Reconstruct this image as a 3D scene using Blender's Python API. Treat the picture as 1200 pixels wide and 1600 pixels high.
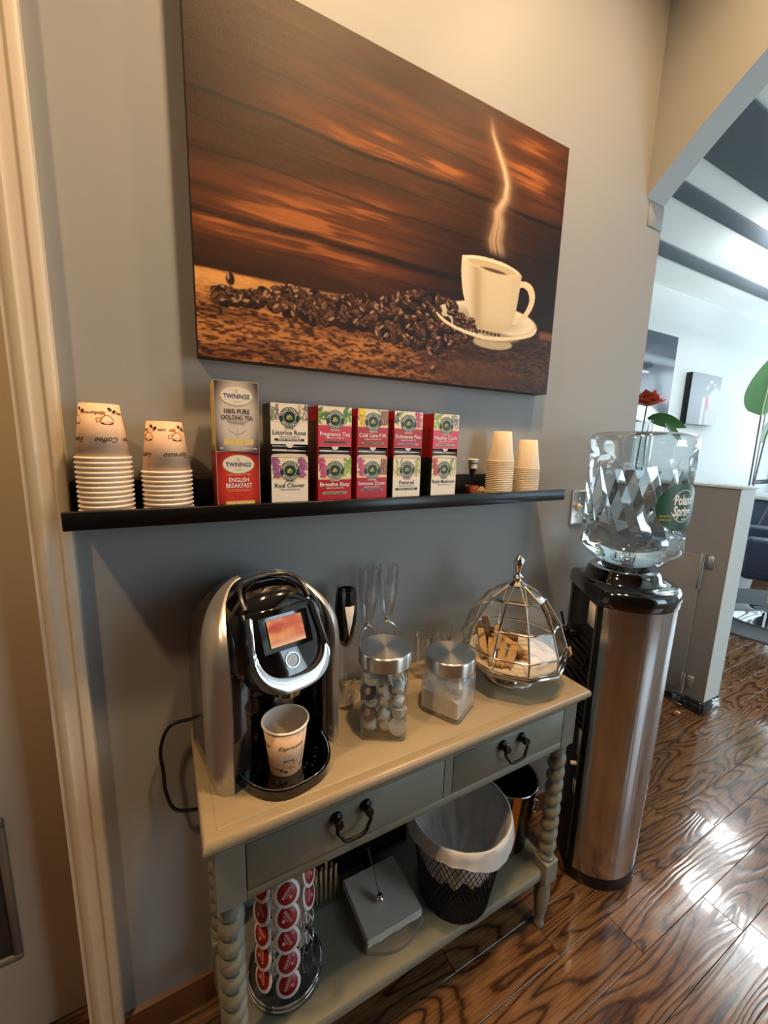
import bpy, bmesh, math, random
import numpy as np
from mathutils import Vector, Matrix, Euler
PI = math.pi
random.seed(7)
SC = bpy.context.scene
COL = SC.collection
for o in list(bpy.data.objects):
    bpy.data.objects.remove(o)

# ------------------------------------------------------------------ camera
cam_d = bpy.data.cameras.new('camera'); cam = bpy.data.objects.new('camera', cam_d); COL.objects.link(cam)
yaw, pitch, roll = math.radians(28.48), math.radians(9.89), math.radians(-1.62)
fw = Vector((math.sin(yaw)*math.cos(pitch), math.cos(yaw)*math.cos(pitch), -math.sin(pitch)))
rt = Vector((math.cos(yaw), -math.sin(yaw), 0)); dn = fw.cross(rt)
rt2 = rt*math.cos(roll) + dn*math.sin(roll); dn2 = -rt*math.sin(roll) + dn*math.cos(roll)
M = Matrix((rt2, -dn2, -fw)).transposed().to_4x4(); M.translation = (0, -0.9, 1.377)
cam.matrix_world = M
cam_d.sensor_fit = 'HORIZONTAL'; cam_d.sensor_width = 36.0; cam_d.lens = 638.4*36/1200
cam_d.clip_start = 0.01
SC.camera = cam

# ------------------------------------------------------------------ world, exposure, big lights
SC.view_settings.view_transform = 'Standard'; SC.view_settings.look = 'None'
SC.view_settings.gamma = 1.0; SC.view_settings.use_curve_mapping = False
SC.view_settings.exposure = 0.0
W = bpy.data.worlds.new('daylight'); SC.world = W; W.use_nodes = True
W.node_tree.nodes['Background'].inputs[0].default_value = (0.75, 0.88, 1.0, 1)
W.node_tree.nodes['Background'].inputs[1].default_value = 2.0
try:
    SC.cycles.transparent_max_bounces = 24
except Exception: pass

def area(name, loc, target, size, energy, col, size_y=None, disk=False, spread=PI):
    l = bpy.data.lights.new(name, 'AREA'); l.energy = energy; l.color = col
    l.shape = 'DISK' if disk else ('RECTANGLE' if size_y else 'SQUARE'); l.size = size
    if size_y: l.size_y = size_y
    l.spread = spread
    o = bpy.data.objects.new(name, l); COL.objects.link(o); o.location = loc
    o.rotation_euler = (Vector(target)-Vector(loc)).to_track_quat('-Z', 'Y').to_euler()
    return o
WARM = (1.0, 0.63, 0.31)
COOL = (0.74, 0.90, 1.0)
# daylight entering through the salon's big windows (east and south side of the salon)
area('window_daylight_east', (7.42, -0.6, 1.65), (2.0, -0.6, 2.4), 3.6, 105, COOL, 2.0)
area('window_daylight_south', (2.55, -3.44, 1.65), (1.6, 0.0, 1.6), 1.3, 36, COOL, 2.0)

# ------------------------------------------------------------------ helpers
def lin(c):
    c = c/255.0
    return c/12.92 if c <= 0.04045 else ((c+0.055)/1.055)**2.4
def S(r, g, b): return (lin(r), lin(g), lin(b))

MATS = {}
def pm(name, col, rough=0.5, metal=0.0, spec=0.5, var=0.06, vscale=30, bump=0.0, bscale=200, coat=0.0,
       trans=0.0, ior=1.45, aniso=0.0, emit=None, estr=0.0, alpha=1.0, stretch=None, coatr=0.03):
    """procedural principled material with gentle noise variation in tone and roughness"""
    m = bpy.data.materials.new(name); m.use_nodes = True; MATS[name] = m
    nt = m.node_tree; b = nt.nodes['Principled BSDF']; L = nt.links
    b.inputs['Roughness'].default_value = rough; b.inputs['Metallic'].default_value = metal
    b.inputs['Specular IOR Level'].default_value = spec; b.inputs['IOR'].default_value = ior
    b.inputs['Coat Weight'].default_value = coat; b.inputs['Coat Roughness'].default_value = coatr
    b.inputs['Transmission Weight'].default_value = trans; b.inputs['Alpha'].default_value = alpha
    b.inputs['Anisotropic'].default_value = aniso
    if emit:
        b.inputs['Emission Color'].default_value = (*emit, 1); b.inputs['Emission Strength'].default_value = estr
    tc = nt.nodes.new('ShaderNodeTexCoord'); mp = nt.nodes.new('ShaderNodeMapping')
    L.new(tc.outputs['Object'], mp.inputs[0])
    if stretch: mp.inputs['Scale'].default_value = stretch
    n = nt.nodes.new('ShaderNodeTexNoise'); n.inputs['Scale'].default_value = vscale; n.inputs['Detail'].default_value = 5
    L.new(mp.outputs[0], n.inputs['Vector'])
    mx = nt.nodes.new('ShaderNodeMix'); mx.data_type = 'RGBA'
    mx.inputs['A'].default_value = (*[max(0, c*(1-var)) for c in col], 1)
    mx.inputs['B'].default_value = (*[min(1, c*(1+var)) for c in col], 1)
    L.new(n.outputs['Fac'], mx.inputs['Factor']); L.new(mx.outputs['Result'], b.inputs['Base Color'])
    if bump:
        n2 = nt.nodes.new('ShaderNodeTexNoise'); n2.inputs['Scale'].default_value = bscale; n2.inputs['Detail'].default_value = 3
        L.new(mp.outputs[0], n2.inputs['Vector'])
        bp = nt.nodes.new('ShaderNodeBump'); bp.inputs['Strength'].default_value = bump; bp.inputs['Distance'].default_value = 0.002
        L.new(n2.outputs['Fac'], bp.inputs['Height']); L.new(bp.outputs[0], b.inputs['Normal'])
    return m

def glass(name, tint=(1, 1, 1), rough=0.0, ior=1.45, dens=0.0, milk=0.0):
    """thin clear glass: transparent with a Fresnel reflection"""
    m = bpy.data.materials.new(name); m.use_nodes = True; MATS[name] = m
    nt = m.node_tree; nt.nodes.remove(nt.nodes['Principled BSDF']); L = nt.links
    out = nt.nodes['Material Output']
    t = nt.nodes.new('ShaderNodeBsdfTransparent'); t.inputs[0].default_value = (*tint, 1)
    g = nt.nodes.new('ShaderNodeBsdfGlossy'); g.inputs['Roughness'].default_value = rough
    lw = nt.nodes.new('ShaderNodeLayerWeight'); lw.inputs['Blend'].default_value = 0.5
    pw = nt.nodes.new('ShaderNodeMath'); pw.operation = 'POWER'; pw.inputs[1].default_value = 2.6; L.new(lw.outputs['Facing'], pw.inputs[0])
    f = nt.nodes.new('ShaderNodeMath'); f.operation = 'MULTIPLY_ADD'; f.inputs[1].default_value = 0.85; f.inputs[2].default_value = ((ior-1)/(ior+1))**2
    L.new(pw.outputs[0], f.inputs[0])
    ns = nt.nodes.new('ShaderNodeTexNoise'); ns.inputs['Scale'].default_value = 40
    bp = nt.nodes.new('ShaderNodeBump'); bp.inputs['Strength'].default_value = 0.03
    L.new(ns.outputs['Fac'], bp.inputs['Height']); L.new(bp.outputs[0], g.inputs['Normal'])
    ad = nt.nodes.new('ShaderNodeMath'); ad.operation = 'ADD'; ad.inputs[1].default_value = dens; ad.use_clamp = True
    L.new(f.outputs[0], ad.inputs[0])
    mx = nt.nodes.new('ShaderNodeMixShader'); L.new(ad.outputs[0], mx.inputs[0]); L.new(t.outputs[0], mx.inputs[1]); L.new(g.outputs[0], mx.inputs[2])
    if milk:
        d = nt.nodes.new('ShaderNodeBsdfDiffuse'); d.inputs[0].default_value = (0.85, 0.82, 0.78, 1); m2 = nt.nodes.new('ShaderNodeMixShader')
        mr = nt.nodes.new('ShaderNodeMath'); mr.operation = 'MULTIPLY'; mr.inputs[1].default_value = milk*2; n2 = nt.nodes.new('ShaderNodeTexNoise'); n2.inputs['Scale'].default_value = 18
        L.new(n2.outputs['Fac'], mr.inputs[0]); L.new(mr.outputs[0], m2.inputs[0]); L.new(mx.outputs[0], m2.inputs[1]); L.new(d.outputs[0], m2.inputs[2]); L.new(m2.outputs[0], out.inputs[0])
    else: L.new(mx.outputs[0], out.inputs[0])
    return m

def attr_mat(name, rough=0.5, spec=0.3, bump=0.0, bscale=900):
    """flat print: colour comes from the surface's colour attribute"""
    m = pm(name, (0.5, 0.5, 0.5), rough, spec=spec, bump=bump, bscale=bscale)
    nt = m.node_tree; b = nt.nodes['Principled BSDF']
    a = nt.nodes.new('ShaderNodeAttribute'); a.attribute_name = 'print'
    nt.links.new(a.outputs['Color'], b.inputs['Base Color'])
    return m

# ---- bmesh shape helpers
def BM(): return bmesh.new()
def _faces_set(fs, mi, smooth):
    for f in fs: f.material_index = mi; f.smooth = smooth
def box(bm, x0, x1, y0, y1, z0, z1, bev=0.0, mi=0, M=None, seg=1):
    vs = [bm.verts.new((x, y, z)) for z in (z0, z1) for y in (y0, y1) for x in (x0, x1)]
    idx = [(0, 2, 3, 1), (4, 5, 7, 6), (0, 1, 5, 4), (2, 6, 7, 3), (0, 4, 6, 2), (1, 3, 7, 5)]
    fs = [bm.faces.new([vs[i] for i in q]) for q in idx]
    _faces_set(fs, mi, False)
    allv = vs
    if bev > 0:
        es = list({e for f in fs for e in f.edges})
        r = bmesh.ops.bevel(bm, geom=es, offset=bev, segments=seg, affect='EDGES', profile=0.5, clamp_overlap=True)
        _faces_set(r['faces'], mi, seg > 1)
        allv = list({v for f in r['faces'] for v in f.verts} | {v for v in vs if v.is_valid})
    if M is not None:
        bmesh.ops.transform(bm, matrix=M, verts=allv)
    return allv
def lathe(bm, prof, n=32, mi=0, c=(0, 0, 0), smooth=True, M=None, ang=None, rfun=None):
    """revolve (r,z) points about z; profile ends at r=0 are closed to a point"""
    rings = []; allv = []
    for (r, z) in prof:
        if r <= 1e-6:
            v = bm.verts.new((c[0], c[1], c[2]+z)); rings.append([v]); allv.append(v)
        else:
            ring = []
            for i in range(n):
                a = 2*PI*i/n
                rr = r*(rfun(a, z) if rfun else 1)
                ring.append(bm.verts.new((c[0]+rr*math.cos(a), c[1]+rr*math.sin(a), c[2]+z)))
            rings.append(ring); allv += ring
    for A, B in zip(rings, rings[1:]):
        if len(A) == 1 and len(B) == 1: continue
        for i in range(n):
            j = (i+1) % n
            if len(A) == 1: f = bm.faces.new((A[0], B[j], B[i]))
            elif len(B) == 1: f = bm.faces.new((A[i], A[j], B[0]))
            else: f = bm.faces.new((A[i], A[j], B[j], B[i]))
            f.material_index = mi; f.smooth = smooth
    if M is not None: bmesh.ops.transform(bm, matrix=M, verts=allv)
    return allv
def tube(bm, pts, r, n=8, closed=False, mi=0, cap=True, smooth=True):
    pts = [Vector(p) for p in pts]; N = len(pts)
    rs = r if isinstance(r, (list, tuple)) else [r]*N
    tang = []
    for i in range(N):
        if closed: t = pts[(i+1) % N]-pts[i-1]
        else: t = pts[min(i+1, N-1)]-pts[max(i-1, 0)]
        tang.append(t.normalized())
    up = Vector((0, 0, 1)) if abs(tang[0].z) < 0.9 else Vector((1, 0, 0))
    nrm = (up - tang[0]*up.dot(tang[0])).normalized()
    rings = []
    for i in range(N):
        nrm = (nrm - tang[i]*nrm.dot(tang[i])).normalized()
        b = tang[i].cross(nrm)
        rings.append([bm.verts.new(pts[i]+(nrm*math.cos(2*PI*k/n)+b*math.sin(2*PI*k/n))*rs[i]) for k in range(n)])
    pairs = list(zip(rings, rings[1:]))
    if closed: pairs.append((rings[-1], rings[0]))
    for A, B in pairs:
        for k in range(n):
            f = bm.faces.new((A[k], A[(k+1) % n], B[(k+1) % n], B[k])); f.material_index = mi; f.smooth = smooth
    if not closed and cap:
        for ring, rev in ((rings[0], True), (rings[-1], False)):
            f = bm.faces.new(ring[::-1] if rev else ring); f.material_index = mi
def prism(bm, poly, y0, y1, mi=0, M=None, smooth=False, mi_side=None, bev=0):
    """polygon in local XZ extruded along y (y0 front)"""
    A = [bm.verts.new((x, y0, z)) for x, z in poly]; B = [bm.verts.new((x, y1, z)) for x, z in poly]
    n = len(poly); fs = []
    f = bm.faces.new(A); f.material_index = mi; fs.append(f)
    f = bm.faces.new(B[::-1]); f.material_index = mi; fs.append(f)
    for i in range(n):
        f = bm.faces.new((A[i], B[i], B[(i+1) % n], A[(i+1) % n])); f.material_index = mi if mi_side is None else mi_side; f.smooth = smooth
        fs.append(f)
    vs = A+B
    bmesh.ops.recalc_face_normals(bm, faces=fs)
    if bev:
        es = [e for e in fs[0].edges]
        r = bmesh.ops.bevel(bm, geom=es, offset=bev, segments=2, affect='EDGES', profile=0.5)
        vs = list({v for v in vs if v.is_valid} | {v for f in r['faces'] for v in f.verts})
    if M is not None: bmesh.ops.transform(bm, matrix=M, verts=vs)
    return vs
def flat(bm, poly, y=0.0, mi=0, M=None, fn=None):
    """flat polygon in XZ facing -y"""
    vs = [bm.verts.new(fn(x, z) if fn else (x, y, z)) for x, z in poly]
    f = bm.faces.new(vs); f.material_index = mi
    if M is not None: bmesh.ops.transform(bm, matrix=M, verts=vs)
    return vs
def ell(cx, cz, rx, rz, n=24, a0=0, a1=2*PI, rot=0):
    o = []
    for i in range(n):
        a = a0+(a1-a0)*i/(n if abs(a1-a0-2*PI) < 1e-6 else n-1)
        x, z = rx*math.cos(a), rz*math.sin(a)
        o.append((cx+x*math.cos(rot)-z*math.sin(rot), cz+x*math.sin(rot)+z*math.cos(rot)))
    return o
def ball(bm, c, r, mi=0, sc=(1, 1, 1), u=16, v=10):
    Mx = Matrix.Translation(c) @ Matrix.Diagonal((r*sc[0], r*sc[1], r*sc[2], 1))
    g = bmesh.ops.create_uvsphere(bm, u_segments=u, v_segments=v, radius=1, matrix=Mx)
    for x in g['verts']:
        for f in x.link_faces: f.material_index = mi; f.smooth = True
    return g['verts']
_tx = {}
def text_tris(s, shear=0.0, bold=0.0):
    k = (s, shear, bold)
    if k not in _tx:
        cu = bpy.data.curves.new('lettering', 'FONT'); cu.body = s; cu.size = 1; cu.align_x = 'CENTER'; cu.shear = shear; cu.offset = bold; cu.resolution_u = 2
        ob = bpy.data.objects.new('lettering', cu)
        me = ob.to_mesh()
        vs = [tuple(v.co) for v in me.vertices]; fs = [tuple(p.vertices) for p in me.polygons]
        ob.to_mesh_clear(); bpy.data.objects.remove(ob); bpy.data.curves.remove(cu)
        xs = [v[0] for v in vs] or [0]; w = max(xs)-min(xs); cx = (max(xs)+min(xs))/2
        _tx[k] = ([((v[0]-cx), v[1]) for v in vs], fs, w)
    return _tx[k]
def text(bm, s, x, z, h, mi=0, w=None, shear=0.0, y=0.0, fn=None, M=None, arc=None, bold=0.012):
    """lettering in XZ facing -y, centred on x, baseline z, cap height about h*0.7"""
    vs, fs, tw = text_tris(s, shear, bold)
    kx = h if w is None else w/max(tw, 1e-6)
    out = []
    for (a, b) in vs:
        px, pz = a*kx, b*h
        if arc:   # bend along a circle of radius arc[0]; arc[1]=+1 text on top, -1 at bottom
            R, sgn = arc
            if sgn > 0: an = PI/2 - px/R; rr = R+pz; q = (x+rr*math.cos(an), z+rr*math.sin(an))
            else: an = -PI/2 + px/R; rr = R-pz; q = (x+rr*math.cos(an), z+rr*math.sin(an))
        else: q = (x+px, z+pz)
        out.append(bm.verts.new(fn(*q) if fn else (q[0], y, q[1])))
    for f in fs:
        try:
            g = bm.faces.new([out[i] for i in f]); g.material_index = mi
        except ValueError: pass
    if M is not None: bmesh.ops.transform(bm, matrix=M, verts=out)
def paint(name, w, h, nx, ny, fn, mat, parent=None, y=0.0, x0=0.0, z0=0.0):
    """flat printed panel facing -y; fn(U,V) gives linear rgb arrays"""
    u = np.linspace(0, 1, nx+1); v = np.linspace(0, 1, ny+1); U, V = np.meshgrid(u, v)
    rgb = fn(U, V)
    co = np.stack([x0+U*w, np.full_like(U, y), z0+V*h], -1).reshape(-1, 3)
    i = np.arange(nx*ny); r, c = i//nx, i % nx; a = r*(nx+1)+c
    q = np.stack([a, a+1, a+nx+2, a+nx+1], -1).astype(np.int32)
    me = bpy.data.meshes.new(name)
    me.vertices.add(len(co)); me.vertices.foreach_set('co', co.astype(np.float32).ravel())
    me.loops.add(q.size); me.loops.foreach_set('vertex_index', q.ravel())
    me.polygons.add(len(q)); me.polygons.foreach_set('loop_start', np.arange(0, q.size, 4, dtype=np.int32))
    me.polygons.foreach_set('loop_total', np.full(len(q), 4, dtype=np.int32))
    me.update(calc_edges=True); me.validate()
    at = me.color_attributes.new('print', 'FLOAT_COLOR', 'POINT')
    col = np.ones((len(co), 4), np.float32); col[:, :3] = np.clip(rgb.reshape(-1, 3), 0, 1)
    at.data.foreach_set('color', col.ravel())
    me.materials.append(mat)
    o = bpy.data.objects.new(name, me); COL.objects.link(o); o.parent = parent
    return o
# ---- object helpers
def obj(name, bm, mats, parent=None, loc=None, rot=None, normals=True):
    me = bpy.data.meshes.new(name)
    if normals: bmesh.ops.recalc_face_normals(bm, faces=bm.faces[:])
    bm.to_mesh(me); bm.free(); me.set_sharp_from_angle(angle=math.radians(50))
    for m in (mats if isinstance(mats, (list, tuple)) else [mats]): me.materials.append(m)
    o = bpy.data.objects.new(name, me); COL.objects.link(o)
    if parent: o.parent = parent
    if loc: o.location = loc
    if rot: o.rotation_euler = rot
    return o
def inst(name, me, parent=None, loc=(0, 0, 0), rot=(0, 0, 0), scale=None):
    o = bpy.data.objects.new(name, me); COL.objects.link(o); o.location = loc; o.rotation_euler = rot
    if scale: o.scale = scale
    if parent: o.parent = parent
    return o
def tag(o, label, cat, group=None):
    o['label'] = label; o['category'] = cat
    if group: o['group'] = group
    return o
def thing(name, label, cat, loc=(0, 0, 0), rot=(0, 0, 0), group=None):
    o = bpy.data.objects.new(name, None); COL.objects.link(o); o.location = loc
    o.rotation_euler = rot if isinstance(rot, (tuple, Euler)) else (0, 0, rot)
    o.empty_display_size = 0.02
    return tag(o, label, cat, group)
def struct(name, bm, mats, parent=None):
    o = obj(name, bm, mats, parent); o['kind'] = 'structure'; return o
def copy_tree(o, parent=None):
    c = o.copy(); COL.objects.link(c); c.parent = parent
    for ch in o.children: copy_tree(ch, c)
    return c
def bez(P, n=12):
    """Catmull-Rom through points"""
    P = [Vector(p) for p in P]; out = []
    for i in range(len(P)-1):
        p0 = P[max(i-1, 0)]; p1 = P[i]; p2 = P[i+1]; p3 = P[min(i+2, len(P)-1)]
        for k in range(n):
            t = k/n
            out.append(0.5*((2*p1)+(p2-p0)*t+(2*p0-5*p1+4*p2-p3)*t*t+(3*p1-p0-3*p2+p3)*t**3))
    out.append(P[-1]); return out

# ------------------------------------------------------------------ materials
wall_m = pm('grey wall paint', S(150, 152, 152), 0.55, var=0.03, vscale=3, bump=0.06, bscale=350)
unseen_m = pm('dark grey wall paint', S(84, 83, 84), 0.6, var=0.03, vscale=3)
white_m = pm('white wall paint', S(208, 214, 212), 0.6, var=0.02, vscale=3, bump=0.04)
ceil_m = pm('ceiling paint', S(225, 222, 215), 0.8, var=0.02)
stripe_m = pm('slate ceiling paint', S(104, 114, 122), 0.6, var=0.03)
trim_m = pm('cream gloss trim', S(212, 200, 180), 0.35, var=0.03, vscale=8)
door_m = pm('cream door paint', S(205, 190, 166), 0.4, var=0.03, vscale=5)
dark_panel_m = pm('dark door inset', S(40, 40, 42), 0.35)
basewood_m = pm('stained baseboard wood', S(98, 60, 36), 0.35, var=0.25, vscale=12, stretch=(1, 8, 8))
black_m = pm('black satin', S(14, 14, 15), 0.35)
blackgloss_m = pm('black gloss plastic', S(6, 6, 7), 0.08, coat=1.0)
blackmatte_m = pm('black matte', S(12, 12, 13), 0.7)
shelf_m = pm('black lacquered shelf', S(13, 13, 15), 0.3)
table_m = pm('sage grey furniture paint', S(124, 124, 110), 0.38, var=0.08, vscale=14, bump=0.05, bscale=90, stretch=(1, 6, 6))
tabletop_m = pm('washed taupe tabletop', S(152, 138, 112), 0.32, var=0.10, vscale=10, stretch=(1, 7, 7), bump=0.03, bscale=60)
iron_m = pm('oil rubbed bronze', S(26, 24, 22), 0.3, metal=0.6)
chrome_m = pm('polished chrome', (0.85, 0.85, 0.86), 0.06, metal=1.0, var=0.02)
nickel_m = pm('polished nickel', (0.80, 0.75, 0.68), 0.14, metal=1.0, var=0.03)
steel_m = pm('brushed steel', (0.54, 0.57, 0.60), 0.2, metal=1.0, var=0.35, vscale=40, stretch=(1, 1, 0.012), bump=1.0, bscale=34)  # vertical tone streaks painted in for the room's reflected bands
silver_m = pm('silver plastic', (0.60, 0.58, 0.56), 0.32, metal=0.85, var=0.03)
gold_m = pm('copper gold strap', (0.72, 0.42, 0.16), 0.22, metal=1.0)
clear_m = glass('clear glass', (0.98, 0.98, 0.98), 0.02, 1.5, 0.03)
jar_m = glass('jar glass', (0.95, 0.965, 0.955), 0.02, 1.5, 0.035)
dusty_m = glass('sugar dusted jar glass', (0.96, 0.965, 0.955), 0.02, 1.5, 0.035, 0.13)
pane_m = glass('pane glass', (0.96, 0.97, 0.96), 0.0, 1.35)
bottle_m = glass('bottle plastic', (0.94, 0.98, 0.99), 0.02, 1.5, 0.16)
water_m = pm('water', (0.92, 0.97, 1.0), 0.0, trans=1.0, ior=1.26, var=0.0)
paper_m = pm('white paper', S(236, 228, 216), 0.7, var=0.03)
cuprim_m = pm('white cup board', S(240, 232, 220), 0.5, var=0.02)
cupprint_m = pm('tan printed cup board', S(232, 196, 162), 0.55, var=0.16, vscale=45)
cream_cup_m = pm('translucent plastic cup', S(238, 220, 192), 0.4, var=0.03)
ink_m = pm('dark brown ink', S(50, 30, 20), 0.6)
orange_ink_m = pm('orange brown ink', S(196, 120, 62), 0.6, var=0.2, vscale=200)
print_m = attr_mat('printed card', 0.35, 0.4)
canvas_m = attr_mat('printed canvas', 0.36, 0.22, bump=0.3, bscale=900)
sugar_m = pm('white sugar', S(238, 230, 222), 0.9, bump=0.5, bscale=900)
napkin_m = pm('paper napkin', S(206, 200, 190), 0.85, var=0.05, bump=0.2, bscale=60)
stone_m = pm('grey stone', S(120, 116, 106), 0.5, var=0.15, vscale=20)
bag_m = pm('white plastic liner', S(212, 214, 216), 0.35, var=0.05, alpha=0.80, bump=0.7, bscale=28)
biscuit_m = pm('baked biscuit', S(188, 148, 98), 0.75, var=0.25, vscale=60, bump=0.4, bscale=150)
biscuit_dark_m = pm('dark baked biscuit', S(112, 74, 44), 0.75, var=0.25, vscale=60, bump=0.4, bscale=150)
doily_m = pm('speckled paper doily', S(226, 208, 188), 0.8, var=0.12, vscale=120)
podred_m = pm('red foil lid', S(150, 28, 30), 0.35, var=0.12, vscale=80)
podwhite_m = pm('white pod plastic', S(226, 224, 220), 0.4)
foilblue_m = pm('slate blue foil', S(66, 74, 92), 0.3, metal=0.3)
cork_m = pm('birch stir wood', S(186, 146, 98), 0.6, var=0.12, vscale=30)
terracotta_m = pm('terracotta glaze', S(196, 104, 56), 0.35)
leaf_m = pm('green leaf', S(78, 116, 72), 0.45, var=0.2, vscale=14)
leafdark_m = pm('dark green leaf', S(50, 100, 40), 0.4, var=0.2, vscale=14)
petal_m = pm('coral petals', S(205, 80, 52), 0.5, var=0.3, vscale=40)
navy_m = pm('navy vinyl', S(58, 70, 92), 0.4, var=0.08)
mat_m = pm('grey speckled mat', S(96, 100, 104), 0.9, var=0.35, vscale=160)
pony_m = pm('taupe panel paint', S(126, 124, 122), 0.5, var=0.03)
label_white_m = pm('white label paper', S(225, 220, 212), 0.6)
labelgreen_m = pm('bottle label green', S(26, 74, 52), 0.4, var=0.35, vscale=40)
white_ink_m = pm('white ink', S(240, 240, 236), 0.5)
yellow_ink_m = pm('olive yellow ink', S(186, 178, 84), 0.5)
hinge_m = pm('weathered hinge metal', (0.5, 0.48, 0.45), 0.35, metal=0.9)
lampglow_m = pm('lamp diffuser', (1, 0.85, 0.65), 0.5, emit=(1, 0.78, 0.5), estr=6)

panelglow_m = pm('light panel diffuser', (1, 1, 1), 0.5, emit=(0.92, 0.97, 1.0), estr=4)
def wood_floor_mat():
    m = bpy.data.materials.new('oak floor boards'); m.use_nodes = True; nt = m.node_tree; L = nt.links; b = nt.nodes['Principled BSDF']
    tc = nt.nodes.new('ShaderNodeTexCoord'); oi = nt.nodes.new('ShaderNodeObjectInfo')
    cb = nt.nodes.new('ShaderNodeCombineXYZ')
    mul = nt.nodes.new('ShaderNodeMath'); mul.operation = 'MULTIPLY'; mul.inputs[1].default_value = 37.0
    L.new(oi.outputs['Random'], mul.inputs[0])
    for k in range(3): L.new(mul.outputs[0], cb.inputs[k])
    add = nt.nodes.new('ShaderNodeVectorMath'); add.operation = 'ADD'
    L.new(tc.outputs['Object'], add.inputs[0]); L.new(cb.outputs[0], add.inputs[1])
    mp = nt.nodes.new('ShaderNodeMapping'); mp.inputs['Scale'].default_value = (1.1, 7.0, 7.0); L.new(add.outputs[0], mp.inputs[0])
    n1 = nt.nodes.new('ShaderNodeTexNoise'); n1.inputs['Scale'].default_value = 1.3; n1.inputs['Detail'].default_value = 1.5; n1.inputs['Distortion'].default_value = 0.25
    L.new(mp.outputs[0], n1.inputs['Vector'])
    # contour rings of a smooth field give cathedral grain
    m2 = nt.nodes.new('ShaderNodeMath'); m2.operation = 'MULTIPLY'; m2.inputs[1].default_value = 100.0; L.new(n1.outputs['Fac'], m2.inputs[0])
    n3 = nt.nodes.new('ShaderNodeTexNoise'); n3.inputs['Scale'].default_value = 14; n3.inputs['Detail'].default_value = 4; L.new(mp.outputs[0], n3.inputs['Vector'])
    m3 = nt.nodes.new('ShaderNodeMath'); m3.operation = 'MULTIPLY_ADD'; m3.inputs[1].default_value = 2.2; L.new(n3.outputs['Fac'], m3.inputs[0]); L.new(m2.outputs[0], m3.inputs[2])
    sn = nt.nodes.new('ShaderNodeMath'); sn.operation = 'SINE'; L.new(m3.outputs[0], sn.inputs[0])
    rp = nt.nodes.new('ShaderNodeValToRGB'); L.new(sn.outputs[0], rp.inputs[0])
    mr = nt.nodes.new('ShaderNodeMapRange'); mr.inputs[1].default_value = -1; mr.inputs[2].default_value = 1; L.new(sn.outputs[0], mr.inputs[0]); L.new(mr.outputs[0], rp.inputs[0])
    e = rp.color_ramp.elements
    e[0].position = 0.0; e[0].color = (*S(70, 46, 32), 1); e[1].position = 1.0; e[1].color = (*S(138, 100, 66), 1)
    x = e.new(0.07); x.color = (*S(92, 62, 40), 1); x = e.new(0.22); x.color = (*S(122, 86, 55), 1)
    # fine pores along the board
    mp2 = nt.nodes.new('ShaderNodeMapping'); mp2.inputs['Scale'].default_value = (14, 260, 60); L.new(add.outputs[0], mp2.inputs[0])
    n4 = nt.nodes.new('ShaderNodeTexNoise'); n4.inputs['Scale'].default_value = 1.0; n4.inputs['Detail'].default_value = 3; L.new(mp2.outputs[0], n4.inputs['Vector'])
    mx = nt.nodes.new('ShaderNodeMix'); mx.data_type = 'RGBA'; mx.blend_type = 'MULTIPLY'; mx.inputs['Factor'].default_value = 0.45
    L.new(rp.outputs[0], mx.inputs['A'])
    rp2 = nt.nodes.new('ShaderNodeValToRGB'); rp2.color_ramp.elements[0].position = 0.35; rp2.color_ramp.elements[1].position = 0.6; L.new(n4.outputs['Fac'], rp2.inputs[0])
    L.new(rp2.outputs[0], mx.inputs['B'])
    hs = nt.nodes.new('ShaderNodeHueSaturation'); L.new(mx.outputs['Result'], hs.inputs['Color'])
    mv = nt.nodes.new('ShaderNodeMapRange'); mv.inputs[3].default_value = 0.70; mv.inputs[4].default_value = 1.10; L.new(oi.outputs['Random'], mv.inputs[0]); L.new(mv.outputs[0], hs.inputs['Value'])
    L.new(hs.outputs[0], b.inputs['Base Color'])
    b.inputs['Roughness'].default_value = 0.16; b.inputs['Coat Weight'].default_value = 0.6; b.inputs['Coat Roughness'].default_value = 0.06
    bp = nt.nodes.new('ShaderNodeBump'); bp.inputs['Strength'].default_value = 0.12; bp.inputs['Distance'].default_value = 0.0010
    n5 = nt.nodes.new('ShaderNodeTexNoise'); n5.inputs['Scale'].default_value = 9; n5.inputs['Detail'].default_value = 2; L.new(add.outputs[0], n5.inputs['Vector'])
    ad2 = nt.nodes.new('ShaderNodeMath'); ad2.operation = 'MULTIPLY_ADD'; ad2.inputs[1].default_value = 4.0; L.new(n5.outputs['Fac'], ad2.inputs[0]); L.new(mr.outputs[0], ad2.inputs[2])
    L.new(ad2.outputs[0], bp.inputs['Height']); L.new(bp.outputs[0], b.inputs['Normal']); L.new(bp.outputs[0], b.inputs['Coat Normal'])
    return m
floor_m = wood_floor_mat()

# brushed lid with radial anisotropy
lid_m = pm('radially brushed lid steel', (0.66, 0.64, 0.61), 0.30, metal=1.0, var=0.05, aniso=0.8)
lid_m.node_tree.nodes['Principled BSDF'].inputs['Anisotropic Rotation'].default_value = 0.25
_t = lid_m.node_tree.nodes.new('ShaderNodeTangent'); _t.direction_type = 'RADIAL'; _t.axis = 'Z'
lid_m.node_tree.links.new(_t.outputs[0], lid_m.node_tree.nodes['Principled BSDF'].inputs['Tangent'])


# ================================================================== SETTING
CZ = 2.9; SZ = 2.86
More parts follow.
